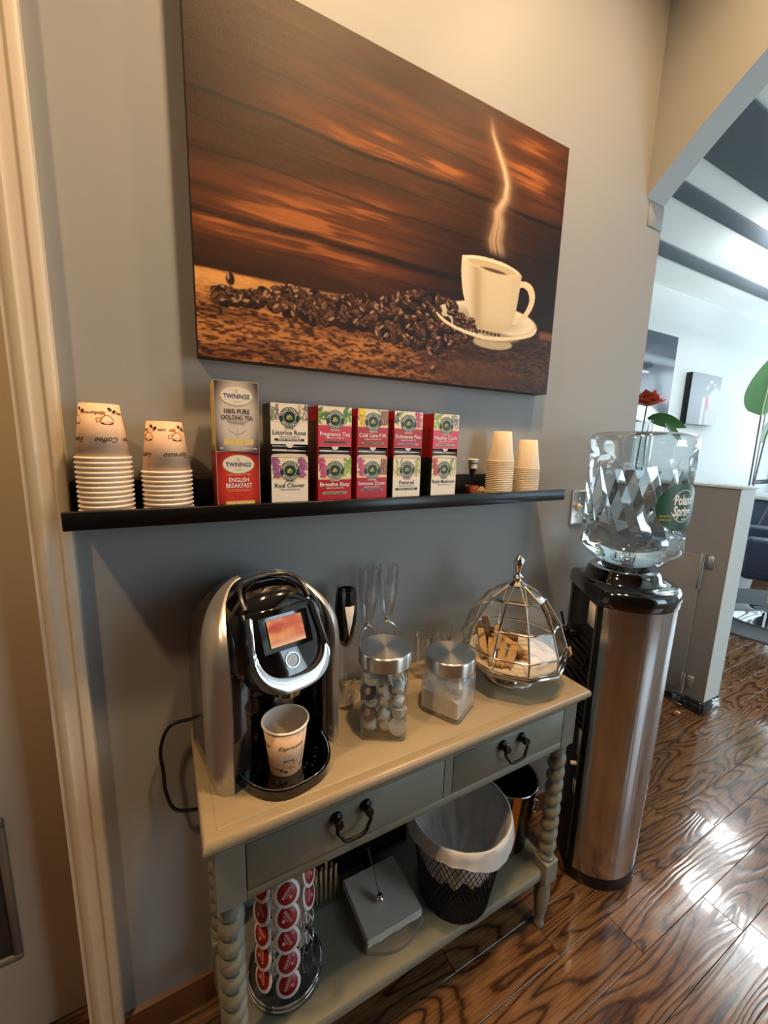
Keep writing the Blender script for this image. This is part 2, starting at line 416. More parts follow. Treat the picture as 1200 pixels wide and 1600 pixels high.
# ---- floor: sub-base plus single boards
bm = BM(); box(bm, -1.8, 7.7, -3.6, 1.7, -0.06, -0.012)
floor = struct('floor', bm, basewood_m)
PW = 0.103
plank_mesh = {}
def plank_me(Lr):
    if Lr not in plank_mesh:
        b = BM(); box(b, 0.0008, Lr-0.0008, 0.0007, PW-0.0007, -0.012, 0.0, bev=0.0005)
        me = bpy.data.meshes.new('plank'); b.to_mesh(me); b.free(); me.materials.append(floor_m); plank_mesh[Lr] = me
    return plank_mesh[Lr]
rnd = random.Random(11)
LENS = [0.55, 0.7, 0.85, 1.0, 1.2]
for k in range(-9, 19):
    y0 = -0.462 - PW + PW*k
    x = -0.9 - rnd.random()*0.6
    xmax = 3.2 if y0 < -0.75 else 4.9
    if k == 0: x = 1.41-2*0.85-0.7
    while x < xmax:
        Lr = rnd.choice(LENS)
        if k == 0 and x < 1.40: Lr = 0.7 if x < -0.9 else 0.85
        inst('plank', plank_me(Lr), floor, (x, y0, 0)); x += Lr
bm = BM()   # boards beyond where single boards can be told apart
for (x0, x1, y0, y1) in ((4.9, 7.7, -3.6, 1.7), (-1.8, 4.9, -3.6, -0.462-PW*10), (-1.8, 4.9, -0.462+PW*18, 1.7)):
    box(bm, x0, x1, y0, y1, -0.012, -0.001)
o = obj('far_boards', bm, floor_m, floor); o['kind'] = 'stuff'

# ---- coffee corner walls
bm = BM(); box(bm, -0.16, 1.51, 0, 0.12, 0, CZ); box(bm, -1.8, -1.04, 0, 0.12, 0, CZ); box(bm, -1.04, -0.16, 0, 0.12, 2.3, CZ)
struct('wall_back', bm, wall_m)
bm = BM(); box(bm, -1.75, -1.63, -3.1, 0, 0, CZ); struct('wall_left', bm, unseen_m)
bm = BM(); box(bm, -1.75, 1.51, -3.2, -3.08, 0, CZ); struct('wall_front', bm, unseen_m)
bm = BM()
R_, cy_, cz_ = 1.8, -1.26, 0.881
N = 48
ya = [0 - 2.52*i/N for i in range(N+1)]; za = [cz_+math.sqrt(max(0, R_**2-(y-cy_)**2)) for y in ya]
top = [(y, CZ) for y in ya]; low = list(zip(ya, za))
V = {}
for s, xx in ((0, 1.41), (1, 1.51)):
    V[s] = ([bm.verts.new((xx, y, z)) for y, z in low], [bm.verts.new((xx, y, z)) for y, z in top])
for i in range(N):
    for s in (0, 1):
        a, b = V[s]; f = bm.faces.new((a[i], a[i+1], b[i+1], b[i])); f.material_index = 0 if s == 0 else 1
    f = bm.faces.new((V[0][0][i], V[1][0][i], V[1][0][i+1], V[0][0][i+1])); f.material_index = 1; f.smooth = True
box(bm, 1.41, 1.51, -3.1, -2.52, 0, CZ)
struct('wall_right', bm, [wall_m, white_m])
bm = BM(); box(bm, -1.75, 1.51, -3.2, 0.12, CZ, CZ+0.06); struct('ceiling', bm, ceil_m)
# plaster corbel where the arch meets the corner
bm = BM(); box(bm, 1.43, 1.5105, -0.0025, 0.0, 2.09, 2.16, bev=0.001); struct('trim_1', bm, wall_m)

# ---- door casing and door on the left
prof = [(-0.148, 0), (-0.148, -0.022), (-0.152, -0.025), (-0.163, -0.0235), (-0.166, -0.018), (-0.184, -0.016), (-0.188, -0.0195), (-0.199, -0.017), (-0.2025, -0.011), (-0.21, -0.010), (-0.21, 0)]
bm = BM()
A = [bm.verts.new((x, y, 0)) for x, y in prof]; B = [bm.verts.new((x, y, 2.36)) for x, y in prof]
bm.faces.new(A); bm.faces.new(B[::-1])
for i in range(len(prof)): bm.faces.new((A[i], A[(i+1) % len(prof)], B[(i+1) % len(prof)], B[i]))
struct('trim_left', bm, trim_m)
bm = BM(); box(bm, -0.21, -0.16, 0.0, 0.14, 0, 2.3); struct('trim_2', bm, trim_m)
bm = BM(); box(bm, -1.02, -0.212, 0.10, 0.14, 0.012, 2.28, bev=0.002)
door = struct('door_1', bm, door_m)
bm = BM(); fr = [(-0.60, 0.236), (-0.332, 0.236), (-0.332, 0.59), (-0.60, 0.59)]
for (a, b, c, d) in ((-0.60, -0.332, 0.236, 0.252), (-0.60, -0.332, 0.574, 0.59), (-0.60, -0.586, 0.252, 0.574), (-0.346, -0.332, 0.252, 0.574)):
    box(bm, a, b, 0.088, 0.10, c, d, bev=0.002)
obj('inset_frame', bm, pm('grey inset frame', S(96, 92, 86), 0.4), door)
bm = BM(); box(bm, -0.586, -0.346, 0.094, 0.0995, 0.252, 0.574, bev=0.002); obj('inset_panel', bm, dark_panel_m, door)
# ---- baseboards
def baseboard(name, x0, x1, y=0.0, h=0.072, m=basewood_m):
    bm = BM(); pr = [(0, 0), (-0.016, 0), (-0.016, h*0.72), (-0.012, h*0.8), (-0.010, h*0.95), (0, h)]
    A = [bm.verts.new((x0, y+a, z)) for a, z in pr]; B = [bm.verts.new((x1, y+a, z)) for a, z in pr]
    bm.faces.new(A); bm.faces.new(B[::-1])
    for i in range(len(pr)): bm.faces.new((A[i], A[(i+1) % len(pr)], B[(i+1) % len(pr)], B[i]))
    return struct(name, bm, m)
baseboard('baseboard_back', -0.148, 1.51)

# ---- salon beyond the arch
bm = BM()
box(bm, 1.39, 6.72, 1.5, 1.62, 0, SZ+0.2); box(bm, 6.72, 7.6, 1.5, 1.62, 0, 0.95); box(bm, 6.72, 7.6, 1.5, 1.62, 2.05, SZ+0.2)
struct('wall_salon_back', bm, white_m)
bm = BM(); box(bm, 1.39, 1.51, 0.12, 1.5, 0, SZ+0.2); struct('wall_salon_left', bm, white_m)
bm = BM(); box(bm, 7.5, 7.62, -3.5, 1.62, 0, 0.6); box(bm, 7.5, 7.62, -3.5, 1.62, 2.7, SZ+0.2); box(bm, 7.5, 7.62, 1.25, 1.62, 0.6, 2.7); box(bm, 7.5, 7.62, -3.5, -2.5, 0.6, 2.7)
struct('wall_salon_right', bm, white_m)
bm = BM(); box(bm, 1.51, 7.5, -3.6, -3.5, 0, 0.6); box(bm, 1.51, 7.5, -3.6, -3.5, 2.7, SZ+0.2); box(bm, 1.51, 1.85, -3.6, -3.5, 0.6, 2.7); box(bm, 3.25, 7.5, -3.6, -3.5, 0.6, 2.7)
struct('wall_salon_front', bm, white_m)
bm = BM(); box(bm, 1.39, 7.62, -3.6, 1.62, SZ, SZ+0.08); struct('ceiling_salon', bm, pm('bright ceiling paint', S(242, 246, 243), 0.7, var=0.02))
for i, (a, b, d) in enumerate(((0.15, 0.44, 0.012), (0.59, 0.70, 0.012), (1.03, 1.16, 0.012), (-0.55, -0.25, 0.012), (-1.3, -1.0, 0.012))):
    bm = BM(); box(bm, 1.51, 7.5, a, b, SZ-d, SZ, bev=0.002); struct('trim_%d' % (i+3), bm, stripe_m)
def window(name, x0, x1, z0, z1, y, n, m, axis='x'):
    bm = BM(); w = 0.05
    def bb(a, b, c, d):
        if axis == 'x': box(bm, a, b, y-0.03, y+0.03, c, d, bev=0.004)
        else: box(bm, y-0.03, y+0.03, a, b, c, d, bev=0.004)
    bb(x0, x1, z0, z0+w); bb(x0, x1, z1-w, z1)
    for i in range(n+1):
        xx = x0+(x1-x0-w)*i/n; bb(xx, xx+w, z0+w, z1-w)
    wo = struct(name, bm, m)
    for i in range(n):
        b = BM(); a = x0+(x1-x0-w)*i/n+w; c = x0+(x1-x0-w)*(i+1)/n
        if axis == 'x': box(b, a, c, y-0.003, y+0.003, z0+w, z1-w)
        else: box(b, y-0.003, y+0.003, a, c, z0+w, z1-w)
        obj('pane', b, pane_m, wo)
window('window_1', 6.72, 7.5, 0.95, 2.05, 1.53, 1, pm('dark window frame', S(52, 56, 62), 0.4))
window('window_2', -2.5, 1.25, 0.6, 2.7, 7.56, 4, trim_m, 'y')
window('window_3', 1.85, 3.25, 0.6, 2.7, -3.55, 2, trim_m, 'x')
# half wall with black skirting
bm = BM(); box(bm, 2.42, 2.57, 0.0, 1.05, 0.0, 1.195, bev=0.003); hw = struct('wall_half', bm, pony_m)
bm = BM(); box(bm, 2.412, 2.578, -0.012, 1.05, 1.195, 1.207, bev=0.002); obj('cap', bm, white_m, hw)
bm = BM(); box(bm, 2.42, 2.573, -0.004, -0.0005, 0.075, 1.194); obj('end_board', bm, white_m, hw)
bm = BM(); box(bm, 2.406, 2.584, -0.014, 0.085, 0.0, 0.05, bev=0.003); box(bm, 2.409, 2.581, -0.011, 0.085, 0.05, 0.066, bev=0.003); box(bm, 2.406, 2.42, 0.085, 1.05, 0, 0.05, bev=0.002)
struct('baseboard_half', bm, blackgloss_m)
# hinged panel on the half wall's side
hd = thing('cabinet_door', 'grey hinged low door panel on the side of the half wall', 'door', (2.42, 0.1, 0.09))
bm = BM(); box(bm, -0.018, -0.001, 0.0, 0.5, 0.0, 0.755, bev=0.003); obj('panel', bm, pony_m, hd)
for z0, z1 in ((0.58, 0.77), (-0.01, 0.11)):
    bm = BM(); box(bm, -0.026, -0.018, -0.006, 0.006, z0, z1, bev=0.002)
    box(bm, -0.012, 0.0, -0.045, -0.012, z1-0.075, z1-0.01, bev=0.002); tube(bm, [(-0.026, -0.008, z0), (-0.026, -0.008, z1)], 0.006)
    obj('hinge', bm, hinge_m, hd)

# ================================================================== CEILING LAMPS (coffee corner)
for (x, y, e, lab) in ((0.45, -0.58, 21, 'round recessed warm ceiling lamp above the table front'), (1.12, -0.52, 11, 'round recessed warm ceiling lamp beside the arch'), (-0.85, -0.70, 19, 'round recessed warm ceiling lamp near the cream door')):
    t = thing('ceiling_lamp', lab, 'lamp', (x, y, CZ), group='recessed ceiling lamps')
    bm = BM(); lathe(bm, [(0.07, 0.0), (0.07, -0.006), (0.058, -0.008), (0.055, -0.002), (0.055, 0.0)], 24); obj('trim_ring', bm, trim_m, t)
    bm = BM(); lathe(bm, [(0, -0.0015), (0.054, -0.0015)], 24); obj('diffuser', bm, lampglow_m, t)
    a = area('lamp_light', (x, y, CZ-0.02), (x, y, 0), 0.11, e, WARM, disk=True, spread=math.radians(150))

# light panels read off floor glints; hanging form and up-light added to brighten ceiling
for (x, y, lab) in ((4.85, 0.53, 'square light panel with added hanging up-light over the salon counter'), (4.05, 0.38, 'square light panel with added hanging up-light above the salon chair'), (3.99, -0.05, 'square light panel with added hanging up-light over the open salon floor')):
    t = thing('light_panel_added_pendant', lab, 'lamp', (x, y, SZ))
    bm = BM(); box(bm, -0.17, 0.17, -0.17, 0.17, -0.322, -0.306, bev=0.002); obj('panel_frame', bm, white_m, t)
    bm = BM(); box(bm, -0.15, 0.15, -0.15, 0.15, -0.326, -0.3222); obj('diffuser', bm, panelglow_m, t)
    for sx in (-0.12, 0.12):
        bm = BM(); tube(bm, [(sx, 0, -0.306), (sx, 0, -0.001)], 0.003, 6); obj('added_hanging_rod', bm, chrome_m, t)
    area('panel_light', (x, y, SZ-0.33), (x, y, 0), 0.29, 6, (0.92, 0.97, 1.0))
    area('added_panel_uplight', (x, y, SZ-0.30), (x, y, 5), 0.29, 9, (0.92, 0.97, 1.0))  # extra upward light, added only to lift the salon ceiling

# ================================================================== CONSOLE TABLE
T = 0.765
tb = thing('console_table', 'sage grey console table with twisted legs and taupe top', 'table', (0.476, -0.163, 0))
X0, Y0 = -0.476, 0.163      # world -> local offset
def wl(x0, x1, y0, y1): return x0+X0, x1+X0, y0+Y0, y1+Y0
bm = BM()
# moulded top: stacked profile swept round the rectangle
def moulded(bm, x0, x1, y0, y1, prof, mi=0):
    """prof: (inset, z) from bottom to top, closed by flat faces"""
    rings = []
    for ins, z in prof:
        rings.append([bm.verts.new(p) for p in ((x0+ins, y0+ins, z), (x1-ins, y0+ins, z), (x1-ins, y1-ins, z), (x0+ins, y1-ins, z))])
    bm.faces.new(rings[0][::-1]).material_index = mi
    for a, b in zip(rings, rings[1:]):
        for i in range(4): bm.faces.new((a[i], a[(i+1) % 4], b[(i+1) % 4], b[i])).material_index = mi
    bm.faces.new(rings[-1]).material_index = mi
a, b, c, d = wl(0.019, 0.933, -0.322, -0.006)
moulded(bm, a, b, c, d, [(0.012, 0.736), (0.007, 0.738), (0.004, 0.743), (0.001, 0.746), (0.0, 0.752), (0.001, 0.758), (0.004, 0.7625), (0.009, 0.765), (0.021, 0.765), (0.0225, 0.7635), (0.024, 0.765)])
obj('tabletop', bm, tabletop_m, tb)
# aprons
bm = BM()
a, b, c, d = wl(0.083, 0.865, -0.300, -0.282); box(bm, a, b, c, d, 0.717, 0.736); box(bm, a, b, c, d, 0.603, 0.623, bev=0.002)
a, b, c, d = wl(0.4905, 0.5115, -0.300, -0.282); box(bm, a, b, c, d, 0.623, 0.717)
a, b, c, d = wl(0.083, 0.865, -0.262, -0.255); box(bm, a, b, c, d, 0.61, 0.736)
obj('front_apron', bm, table_m, tb)
bm = BM(); a, b, c, d = wl(0.083, 0.865, -0.045, -0.03); box(bm, a, b, c, d, 0.603, 0.736); obj('back_apron', bm, table_m, tb)
for x in (0.042, 0.888):
    bm = BM(); a, b, c, d = wl(x, x+0.018, -0.254, -0.075); box(bm, a, b, c, d, 0.603, 0.736); obj('side_apron', bm, table_m, tb)
# drawers with bail pulls
def bail(bm, cx, y, cz):
    for s in (-1, 1):
        lathe(bm, [(0, 0), (0.0125, 0), (0.0125, 0.003), (0.009, 0.006), (0.006, 0.008), (0.006, 0.014), (0.0085, 0.017), (0.0075, 0.022), (0, 0.0235)], 16,
              M=Matrix.Translation((cx+s*0.030, y, cz)) @ Matrix.Rotation(PI/2, 4, 'X'))
        ball(bm, (cx+s*0.030, y-0.013, cz-0.004), 0.007, u=10, v=6)
    P = [(-0.030, -0.014, -0.003), (-0.034, -0.017, -0.014), (-0.027, -0.020, -0.024), (-0.022, -0.021, -0.033), (-0.012, -0.021, -0.038), (0, -0.021, -0.0385),
         (0.012, -0.021, -0.038), (0.022, -0.021, -0.033), (0.027, -0.020, -0.024), (0.034, -0.017, -0.014), (0.030, -0.014, -0.003)]
    tube(bm, bez([(cx+p[0], y+p[1], cz+p[2]) for p in P], 4), 0.0034, 8)
for (x0, x1, hx) in ((0.0845, 0.4890, 0.273), (0.5130, 0.8635, 0.683)):
    bm = BM(); a, b, c, d = wl(x0, x1, -0.3005, -0.27); box(bm, a, b, c, d, 0.6245, 0.7155, bev=0.0015)
    dr = obj('drawer', bm, table_m, tb)
    bm = BM(); bail(bm, hx+X0, -0.3005+Y0, 0.693); obj('handle', bm, iron_m, dr)
# legs: square block, barley twist, block, turned foot
def leg_mesh():
    bm = BM(); h = 0.024
    box(bm, -h, h, -h, h, 0.603, 0.7355, bev=0.0015)
    lathe(bm, [(0.0, 0.603), (0.019, 0.603), (0.0215, 0.597), (0.019, 0.590), (0.015, 0.588)], 24)
    n, rows = 28, 200; z0, z1 = 0.248, 0.590; pitch = 0.0385
    rings = []
    for i in range(rows+1):
        z = z0+(z1-z0)*i/rows; ring = []
        env = min(1, (z-z0)/0.02, (z1-z)/0.02)
        for k in range(n):
            th = 2*PI*k/n
            r = 0.0125+0.0105*math.sqrt(abs(math.sin((th-2*PI*z/pitch)/2)))*(0.55+0.45*env)
            ring.append(bm.verts.new((r*math.cos(th), r*math.sin(th), z)))
        rings.append(ring)
    for A, B in zip(rings, rings[1:]):
        for k in range(n):
            f = bm.faces.new((A[k], A[(k+1) % n], B[(k+1) % n], B[k])); f.smooth = True
    bm.faces.new(rings[0][::-1]); bm.faces.new(rings[-1])
    lathe(bm, [(0.015, 0.252), (0.021, 0.248), (0.0225, 0.243), (0.021, 0.238), (0.0, 0.237)], 24)
    box(bm, -h, h, -h, h, 0.166, 0.238, bev=0.004, seg=2)
    lathe(bm, [(0, 0.168), (0.019, 0.166), (0.020, 0.160), (0.0155, 0.154), (0.0155, 0.150), (0.019, 0.140), (0.0215, 0.118), (0.021, 0.095), (0.0175, 0.065), (0.0135, 0.040), (0.0115, 0.026), (0.0135, 0.018), (0.0155, 0.010), (0.0135, 0.0), (0, 0)], 24)
    bmesh.ops.recalc_face_normals(bm, faces=bm.faces[:])
    me = bpy.data.meshes.new('leg'); bm.to_mesh(me); bm.free(); me.materials.append(table_m); return me
lm = leg_mesh()
for x in (0.059, 0.889):
    for y in (-0.2765, -0.052): inst('leg', lm, tb, (x+X0, y+Y0, 0))
ZS = 0.205
bm = BM(); a, b, c, d = wl(0.04, 0.908, -0.288, -0.012); moulded(bm, a, b, c, d, [(0.002, 0.178), (0.0, 0.181), (0.0, 0.200), (0.003, ZS)]); obj('lower_shelf', bm, table_m, tb)

# ================================================================== WALL SHELF
sh = thing('wall_shelf', 'long black picture ledge fixed to the grey wall', 'shelf', (0.44, 0, 1.222))
bm = BM(); box(bm, -0.585, 0.585, -0.1, -0.002, 0.0, 0.014, bev=0.001); obj('ledge_board', bm, shelf_m, sh)
bm = BM(); box(bm, -0.585, 0.585, -0.112, -0.1, 0.0, 0.030, bev=0.0012); obj('front_lip', bm, shelf_m, sh)
bm = BM(); box(bm, -0.585, 0.585, -0.012, -0.0005, 0.014, 0.070, bev=0.001); obj('back_board', bm, shelf_m, sh)
SZT = 1.2365   # top of ledge board

# ================================================================== PAPER CUPS
def cup_meshes(H, r0, r1, tag_):
    """upright cup: r0 base radius, r1 rim radius"""
    bm = BM(); lathe(bm, [(0, 0.006), (r0-0.0008, 0.006), (r0-0.0008, 0.0), (r0, 0.0), (r1, H), (r1-0.0007, H), (r0-0.0006, 0.0065), (0, 0.0065)], 40)
    body = bpy.data.meshes.new('cup_wall'); bmesh.ops.recalc_face_normals(bm, faces=bm.faces[:]); bm.to_mesh(body); bm.free()
    bm = BM(); tube(bm, [((r1+0.0004)*math.cos(2*PI*i/40), (r1+0.0004)*math.sin(2*PI*i/40), H) for i in range(40)], 0.0021, 8, closed=True)
    rim = bpy.data.meshes.new('rim'); bm.to_mesh(rim); bm.free(); rim.materials.append(cuprim_m)
    return body, rim
def cup_print(H, r0, r1, words):
    """line drawings and words wrapped on the cup's cone"""
    bm = BM()
    def fn(s, h):
        r = r0+(r1-r0)*h/H+0.0003; a = -PI/2 + s/((r0+r1)/2); return (r*math.cos(a), r*math.sin(a), h)
    C_ = 2*PI*(r0+r1)/2
    rn = random.Random(5)
    for k in range(4):
        s = C_*(k/4.0)-C_*0.25
        # coffee cup drawing: bowl, saucer and two beans
        def P(poly, mi): flat(bm, [(s+x, H*0.30+z) for x, z in poly], mi=mi, fn=fn)
        P(ell(0, 0.004, 0.011, 0.012, 12, PI, 2*PI), 1); P(ell(0, -0.011, 0.015, 0.003, 14), 1)
        P(ell(0.0, 0.005, 0.010, 0.0025, 12), 0)
        P(ell(-0.014, -0.014, 0.0042, 0.0026, 10, rot=0.5), 0); P(ell(-0.006, -0.0175, 0.0042, 0.0026, 10, rot=-0.4), 0)
        tubeh = [(0.010, 0.002), (0.016, 0.004), (0.017, -0.003), (0.009, -0.004), (0.0095, -0.0025), (0.0155, -0.002), (0.0148, 0.0025), (0.010, 0.0008)]
        P(tubeh, 1)
        text(bm, words[k % len(words)], s+0.004, H*0.62, 0.012, 0, shear=0.4, fn=fn)
        text(bm, words[(k+1) % len(words)], s+C_/8, H*0.15, 0.007, 0, shear=0.4, fn=fn)
        # pen swash below the word
        flat(bm, [(s-0.012, H*0.60), (s+0.014, H*0.615), (s+0.014, H*0.62), (s-0.012, H*0.606)], mi=0, fn=fn)
    flat(bm, [(C_*0.12, 0.004), (C_*0.12+0.0007, 0.004), (C_*0.12+0.0007, H*0.95), (C_*0.12, H*0.95)], mi=1, fn=fn)
    return bm
CH, CR0, CR1 = 0.088, 0.0285, 0.0395
cb_me, cr_me = cup_meshes(CH, CR0, CR1, 'a'); cb_me.materials.append(cupprint_m)
words = ['Espresso', 'Latte', 'Cappuccino', 'Coffee']
bm = cup_print(CH, CR0, CR1, words); cp_me = bpy.data.meshes.new('printed_drawings'); bm.to_mesh(cp_me); bm.free()
for m in (ink_m, orange_ink_m): cp_me.materials.append(m)
ORD = ['lowest', 'second', 'third', 'fourth', 'fifth', 'sixth', 'seventh', 'eighth', 'ninth', 'tenth', 'eleventh', 'twelfth', 'thirteenth', 'fourteenth', 'fifteenth', 'sixteenth', 'seventeenth', 'eighteenth', 'nineteenth', 'twentieth']
def stack(x, y, n, dz, where, az):
    for i in range(n):
        top_ = i == n-1
        lab = ('tan printed paper cup crowning the %s stack of upturned cups' % where) if top_ else '%s upturned paper cup up from the ledge in the %s stack' % (ORD[i], where)
        t = thing('paper_cup', lab, 'cup', (x, y, SZT+0.0022+CH+i*dz), (PI, 0, az+(0 if top_ else 0.3*i)), 'upturned paper cups in the %s stack' % where)
        inst('cup_wall', cb_me, t); inst('rim', cr_me, t)
        if top_: inst('printed_drawings', cp_me, t)
stack(-0.0885, -0.056, 13, 0.0081, 'taller tan', 0.4)
stack(0.006, -0.056, 10, 0.0081, 'shorter tan', 2.2)
# small translucent sample cups
SH, SR0, SR1 = 0.080, 0.0235, 0.0375
bm = BM(); lathe(bm, [(0, 0.0), (SR0, 0.0), (SR0+0.0015, 0.002), (SR0+(SR1-SR0)*0.45, SH*0.5), (SR1-0.0015, SH-0.004), (SR1-0.002, SH), (SR0-0.0004, 0.001), (0, 0.001)], 28)
scb = bpy.data.meshes.new('cup_wall'); bmesh.ops.recalc_face_normals(bm, faces=bm.faces[:]); bm.to_mesh(scb); bm.free(); scb.materials.append(cream_cup_m)
bm = BM(); tube(bm, [((SR1-0.001)*math.cos(2*PI*i/28), (SR1-0.001)*math.sin(2*PI*i/28), SH-0.001) for i in range(28)], 0.0014, 6, closed=True)
scr = bpy.data.meshes.new('rim'); bm.to_mesh(scr); bm.free(); scr.materials.append(cream_cup_m)
for (x, y, n, where) in ((0.815, -0.058, 20, 'taller'), (0.916, -0.058, 16, 'shorter')):
    for i in range(n):
        lab = ('small cream plastic cup topping the %s plain stack' % where) if i == n-1 else '%s small cream plastic cup up from the ledge in the %s plain stack' % (ORD[i], where)
        t = thing('plastic_cup', lab, 'cup', (x, y, SZT+SH+0.0008+i*0.0049), (PI, 0, 0), 'cream plastic cups in the %s stack' % where)
        inst('cup_wall', scb, t); inst('rim', scr, t)

# ================================================================== TEA BOXES
def smooth(a, b, x): t = np.clip((x-a)/(b-a), 0, 1); return t*t*(3-2*t)
class Art:
    def __init__(s, U, V, asp, base): s.U, s.V, s.asp = U, V, asp; s.c = np.ones(U.shape+(3,))*np.array(base)
    def put(s, mask, col): mask = np.clip(mask, 0, 1)[..., None]; s.c = s.c*(1-mask)+np.array(col)*mask
    def ell(s, cx, cy, rx, ry, col, rot=0, a=1.0, soft=0.12):
        x = (s.U-cx)*s.asp; y = s.V-cy; co, si = math.cos(rot), math.sin(rot)
        d = np.sqrt(((x*co+y*si)/rx)**2+((-x*si+y*co)/ry)**2); s.put(a*(1-smooth(1-soft, 1+soft, d)), col)
    def rect(s, x0, x1, y0, y1, col, a=1.0, soft=0.008):
        s.put(a*smooth(x0-soft, x0+soft, s.U)*(1-smooth(x1-soft, x1+soft, s.U))*smooth(y0-soft, y0+soft, s.V)*(1-smooth(y1-soft, y1+soft, s.V)), col)
    def line(s, x0, y0, x1, y1, w, col, a=1.0):
        px, py = (s.U-x0)*s.asp, s.V-y0; dx, dy = (x1-x0)*s.asp, y1-y0; L2 = dx*dx+dy*dy
        t = np.clip((px*dx+py*dy)/L2, 0, 1); d = np.hypot(px-t*dx, py-t*dy); s.put(a*(1-smooth(w*0.6, w*1.4, d)), col)
def vnoise(U, V, sx, sy, seed, octv=4):
    rs = np.random.RandomState(seed); out = np.zeros_like(U); amp = 1.0; tot = 0
    for o in range(octv):
        nx, ny = int(max(2, sx*2**o))+2, int(max(2, sy*2**o))+2
        g = rs.rand(ny, nx); x = U*(nx-2); y = V*(ny-2); i = np.clip(x.astype(int), 0, nx-2); j = np.clip(y.astype(int), 0, ny-2)
        fx, fy = x-i, y-j; fx = fx*fx*(3-2*fx); fy = fy*fy*(3-2*fy)
        out += amp*((g[j, i]*(1-fx)+g[j, i+1]*fx)*(1-fy)+(g[j+1, i]*(1-fx)+g[j+1, i+1]*fx)*fy); tot += amp; amp *= 0.5
    return out/tot
BW, BH, BD = 0.073, 0.1025, 0.070
green_emb = S(22, 48, 36); gold_c = S(226, 200, 128)
def strip_v(slot): return 0.085 if slot > 0.012 else 0.205
def herb_art(flora, band, seed, slot):
    def fn(U, V):
        a = Art(U, V, BW/BH, S(238, 228, 206)); rs = random.Random(seed)
        n = vnoise(U, V, 6, 6, seed)
        a.put(0.35*smooth(0.55, 0.7, n)*(V > 0.55), gold_c)
        for (side, kind) in ((0, flora[0]), (1, flora[1])):
            cx = 0.14 if side == 0 else 0.86
            kinds = {'lav': (S(128, 98, 160), S(92, 66, 130)), 'leaf': (S(120, 158, 62), S(84, 130, 48)), 'clover': (S(172, 100, 160), S(130, 74, 128)),
                     'pink': (S(206, 96, 140), S(168, 60, 110)), 'red': (S(206, 84, 78), S(170, 52, 56)), 'cin': (S(164, 92, 54), S(120, 62, 36)),
                     'dark': (S(52, 56, 38), S(36, 38, 28)), 'fennel': (S(188, 186, 84), S(150, 160, 66)), 'lime': (S(170, 196, 92), S(132, 168, 70)), 'yel': (S(232, 200, 40), S(210, 170, 40))}
            c1, c2 = kinds[kind]
            for k in range(5): # leaves first
                a.ell(cx+rs.uniform(-.16, .16), rs.uniform(.60, .95), 0.028, 0.085, S(118, 150, 76), rs.uniform(-1.2, 1.2), 0.85)
            if kind in ('lav', 'fennel'):
                for st in range(3):
                    bx = cx+(st-1)*0.09; tilt = rs.uniform(-.12, .12)
                    for k in range(26):
                        t = k/26; a.ell(bx+tilt*t+rs.uniform(-.03, .03), 0.60+0.38*t, 0.011, 0.012, c1 if k % 2 else c2)
            elif kind in ('clover', 'pink', 'red', 'yel'):
                for (fx, fy) in ((cx, .80), (cx+(0.10 if side == 0 else -0.10)*0.3, .64), (cx-.04, .93)):
                    for k in range(16):
                        an = k*2.4; r = 0.075*math.sqrt(k/16); a.ell(fx+r*math.cos(an)/a.asp, fy+r*math.sin(an), 0.020, 0.034, c1 if k % 3 else c2, an+PI/2)
            elif kind == 'cin':
                for k in range(5): x = cx-.10+.05*k; a.line(x, .60, x+.05, .97, 0.016, c1 if k % 2 else c2)
            elif kind == 'dark':
                for k in range(14): a.line(cx+rs.uniform(-.13, .13), rs.uniform(.6, .9), cx+rs.uniform(-.13, .13), rs.uniform(.65, .97), 0.010, c1 if k % 2 else c2)
            else:
                for k in range(7):
                    a.ell(cx+rs.uniform(-.14, .14), rs.uniform(.62, .96), 0.035, 0.10, c1 if k % 2 else c2, rs.uniform(-1.4, 1.4))
        a.rect(-1, 2, -1, 0.54, S(240, 232, 218)); a.rect(-1, 2, 0.535, 0.565, S(232, 204, 140))
        if band: a.rect(-1, 2, 0.0, 0.53, band[0])
        a.put(smooth(0, 1, n)*0.06, S(90, 70, 40))
        if band: a.rect(0.14, 0.86, strip_v(slot), strip_v(slot)+0.055, band[1])
        return a.c
    return fn
def ring_text(bm, cx, cz):
    """round brand seal: dark disc, ring lettering and a sprouting leaf rosette"""
    R = 0.0195
    flat(bm, ell(cx, cz, R, R, 36), -0.0002, 0)
    for r0, r1 in ((R*0.60, R*0.635),):
        o = ell(cx, cz, r1, r1, 36); i = ell(cx, cz, r0, r0, 36)
        for k in range(36):
            flat(bm, [o[k], o[(k+1) % 36], i[(k+1) % 36], i[k]], -0.0004, 1)
    text(bm, 'TRADITIONAL', cx, cz, 0.0072, 1, w=0.0385, y=-0.0004, arc=(R*0.68, 1))
    text(bm, 'MEDICINALS', cx, cz, 0.0072, 1, w=0.0385, y=-0.0004, arc=(R*0.94, -1))
    for k, an in enumerate((PI/2, PI/2-0.65, PI/2+0.65, PI/2-1.3, PI/2+1.3)):
        L = 0.0088 if k == 0 else (0.0076 if k < 3 else 0.0064)
        flat(bm, ell(cx+math.cos(an)*L*0.5, cz-0.003+math.sin(an)*L*0.5, L*0.5, 0.0019, 12, rot=an), -0.0005, 2 if k % 2 == 0 else 3)
gold_ink_m = pm('gold ink', S(212, 184, 104), 0.5); lime_ink_m = pm('leaf green ink', S(130, 168, 74), 0.5); emb_m = pm('dark green seal', S(22, 48, 36), 0.4)
pale_ink_m = pm('pale seal lettering', S(222, 224, 208), 0.5); grey_ink_m = pm('grey ink', S(96, 84, 76), 0.5); black_ink_m = pm('black ink', S(34, 28, 26), 0.5)
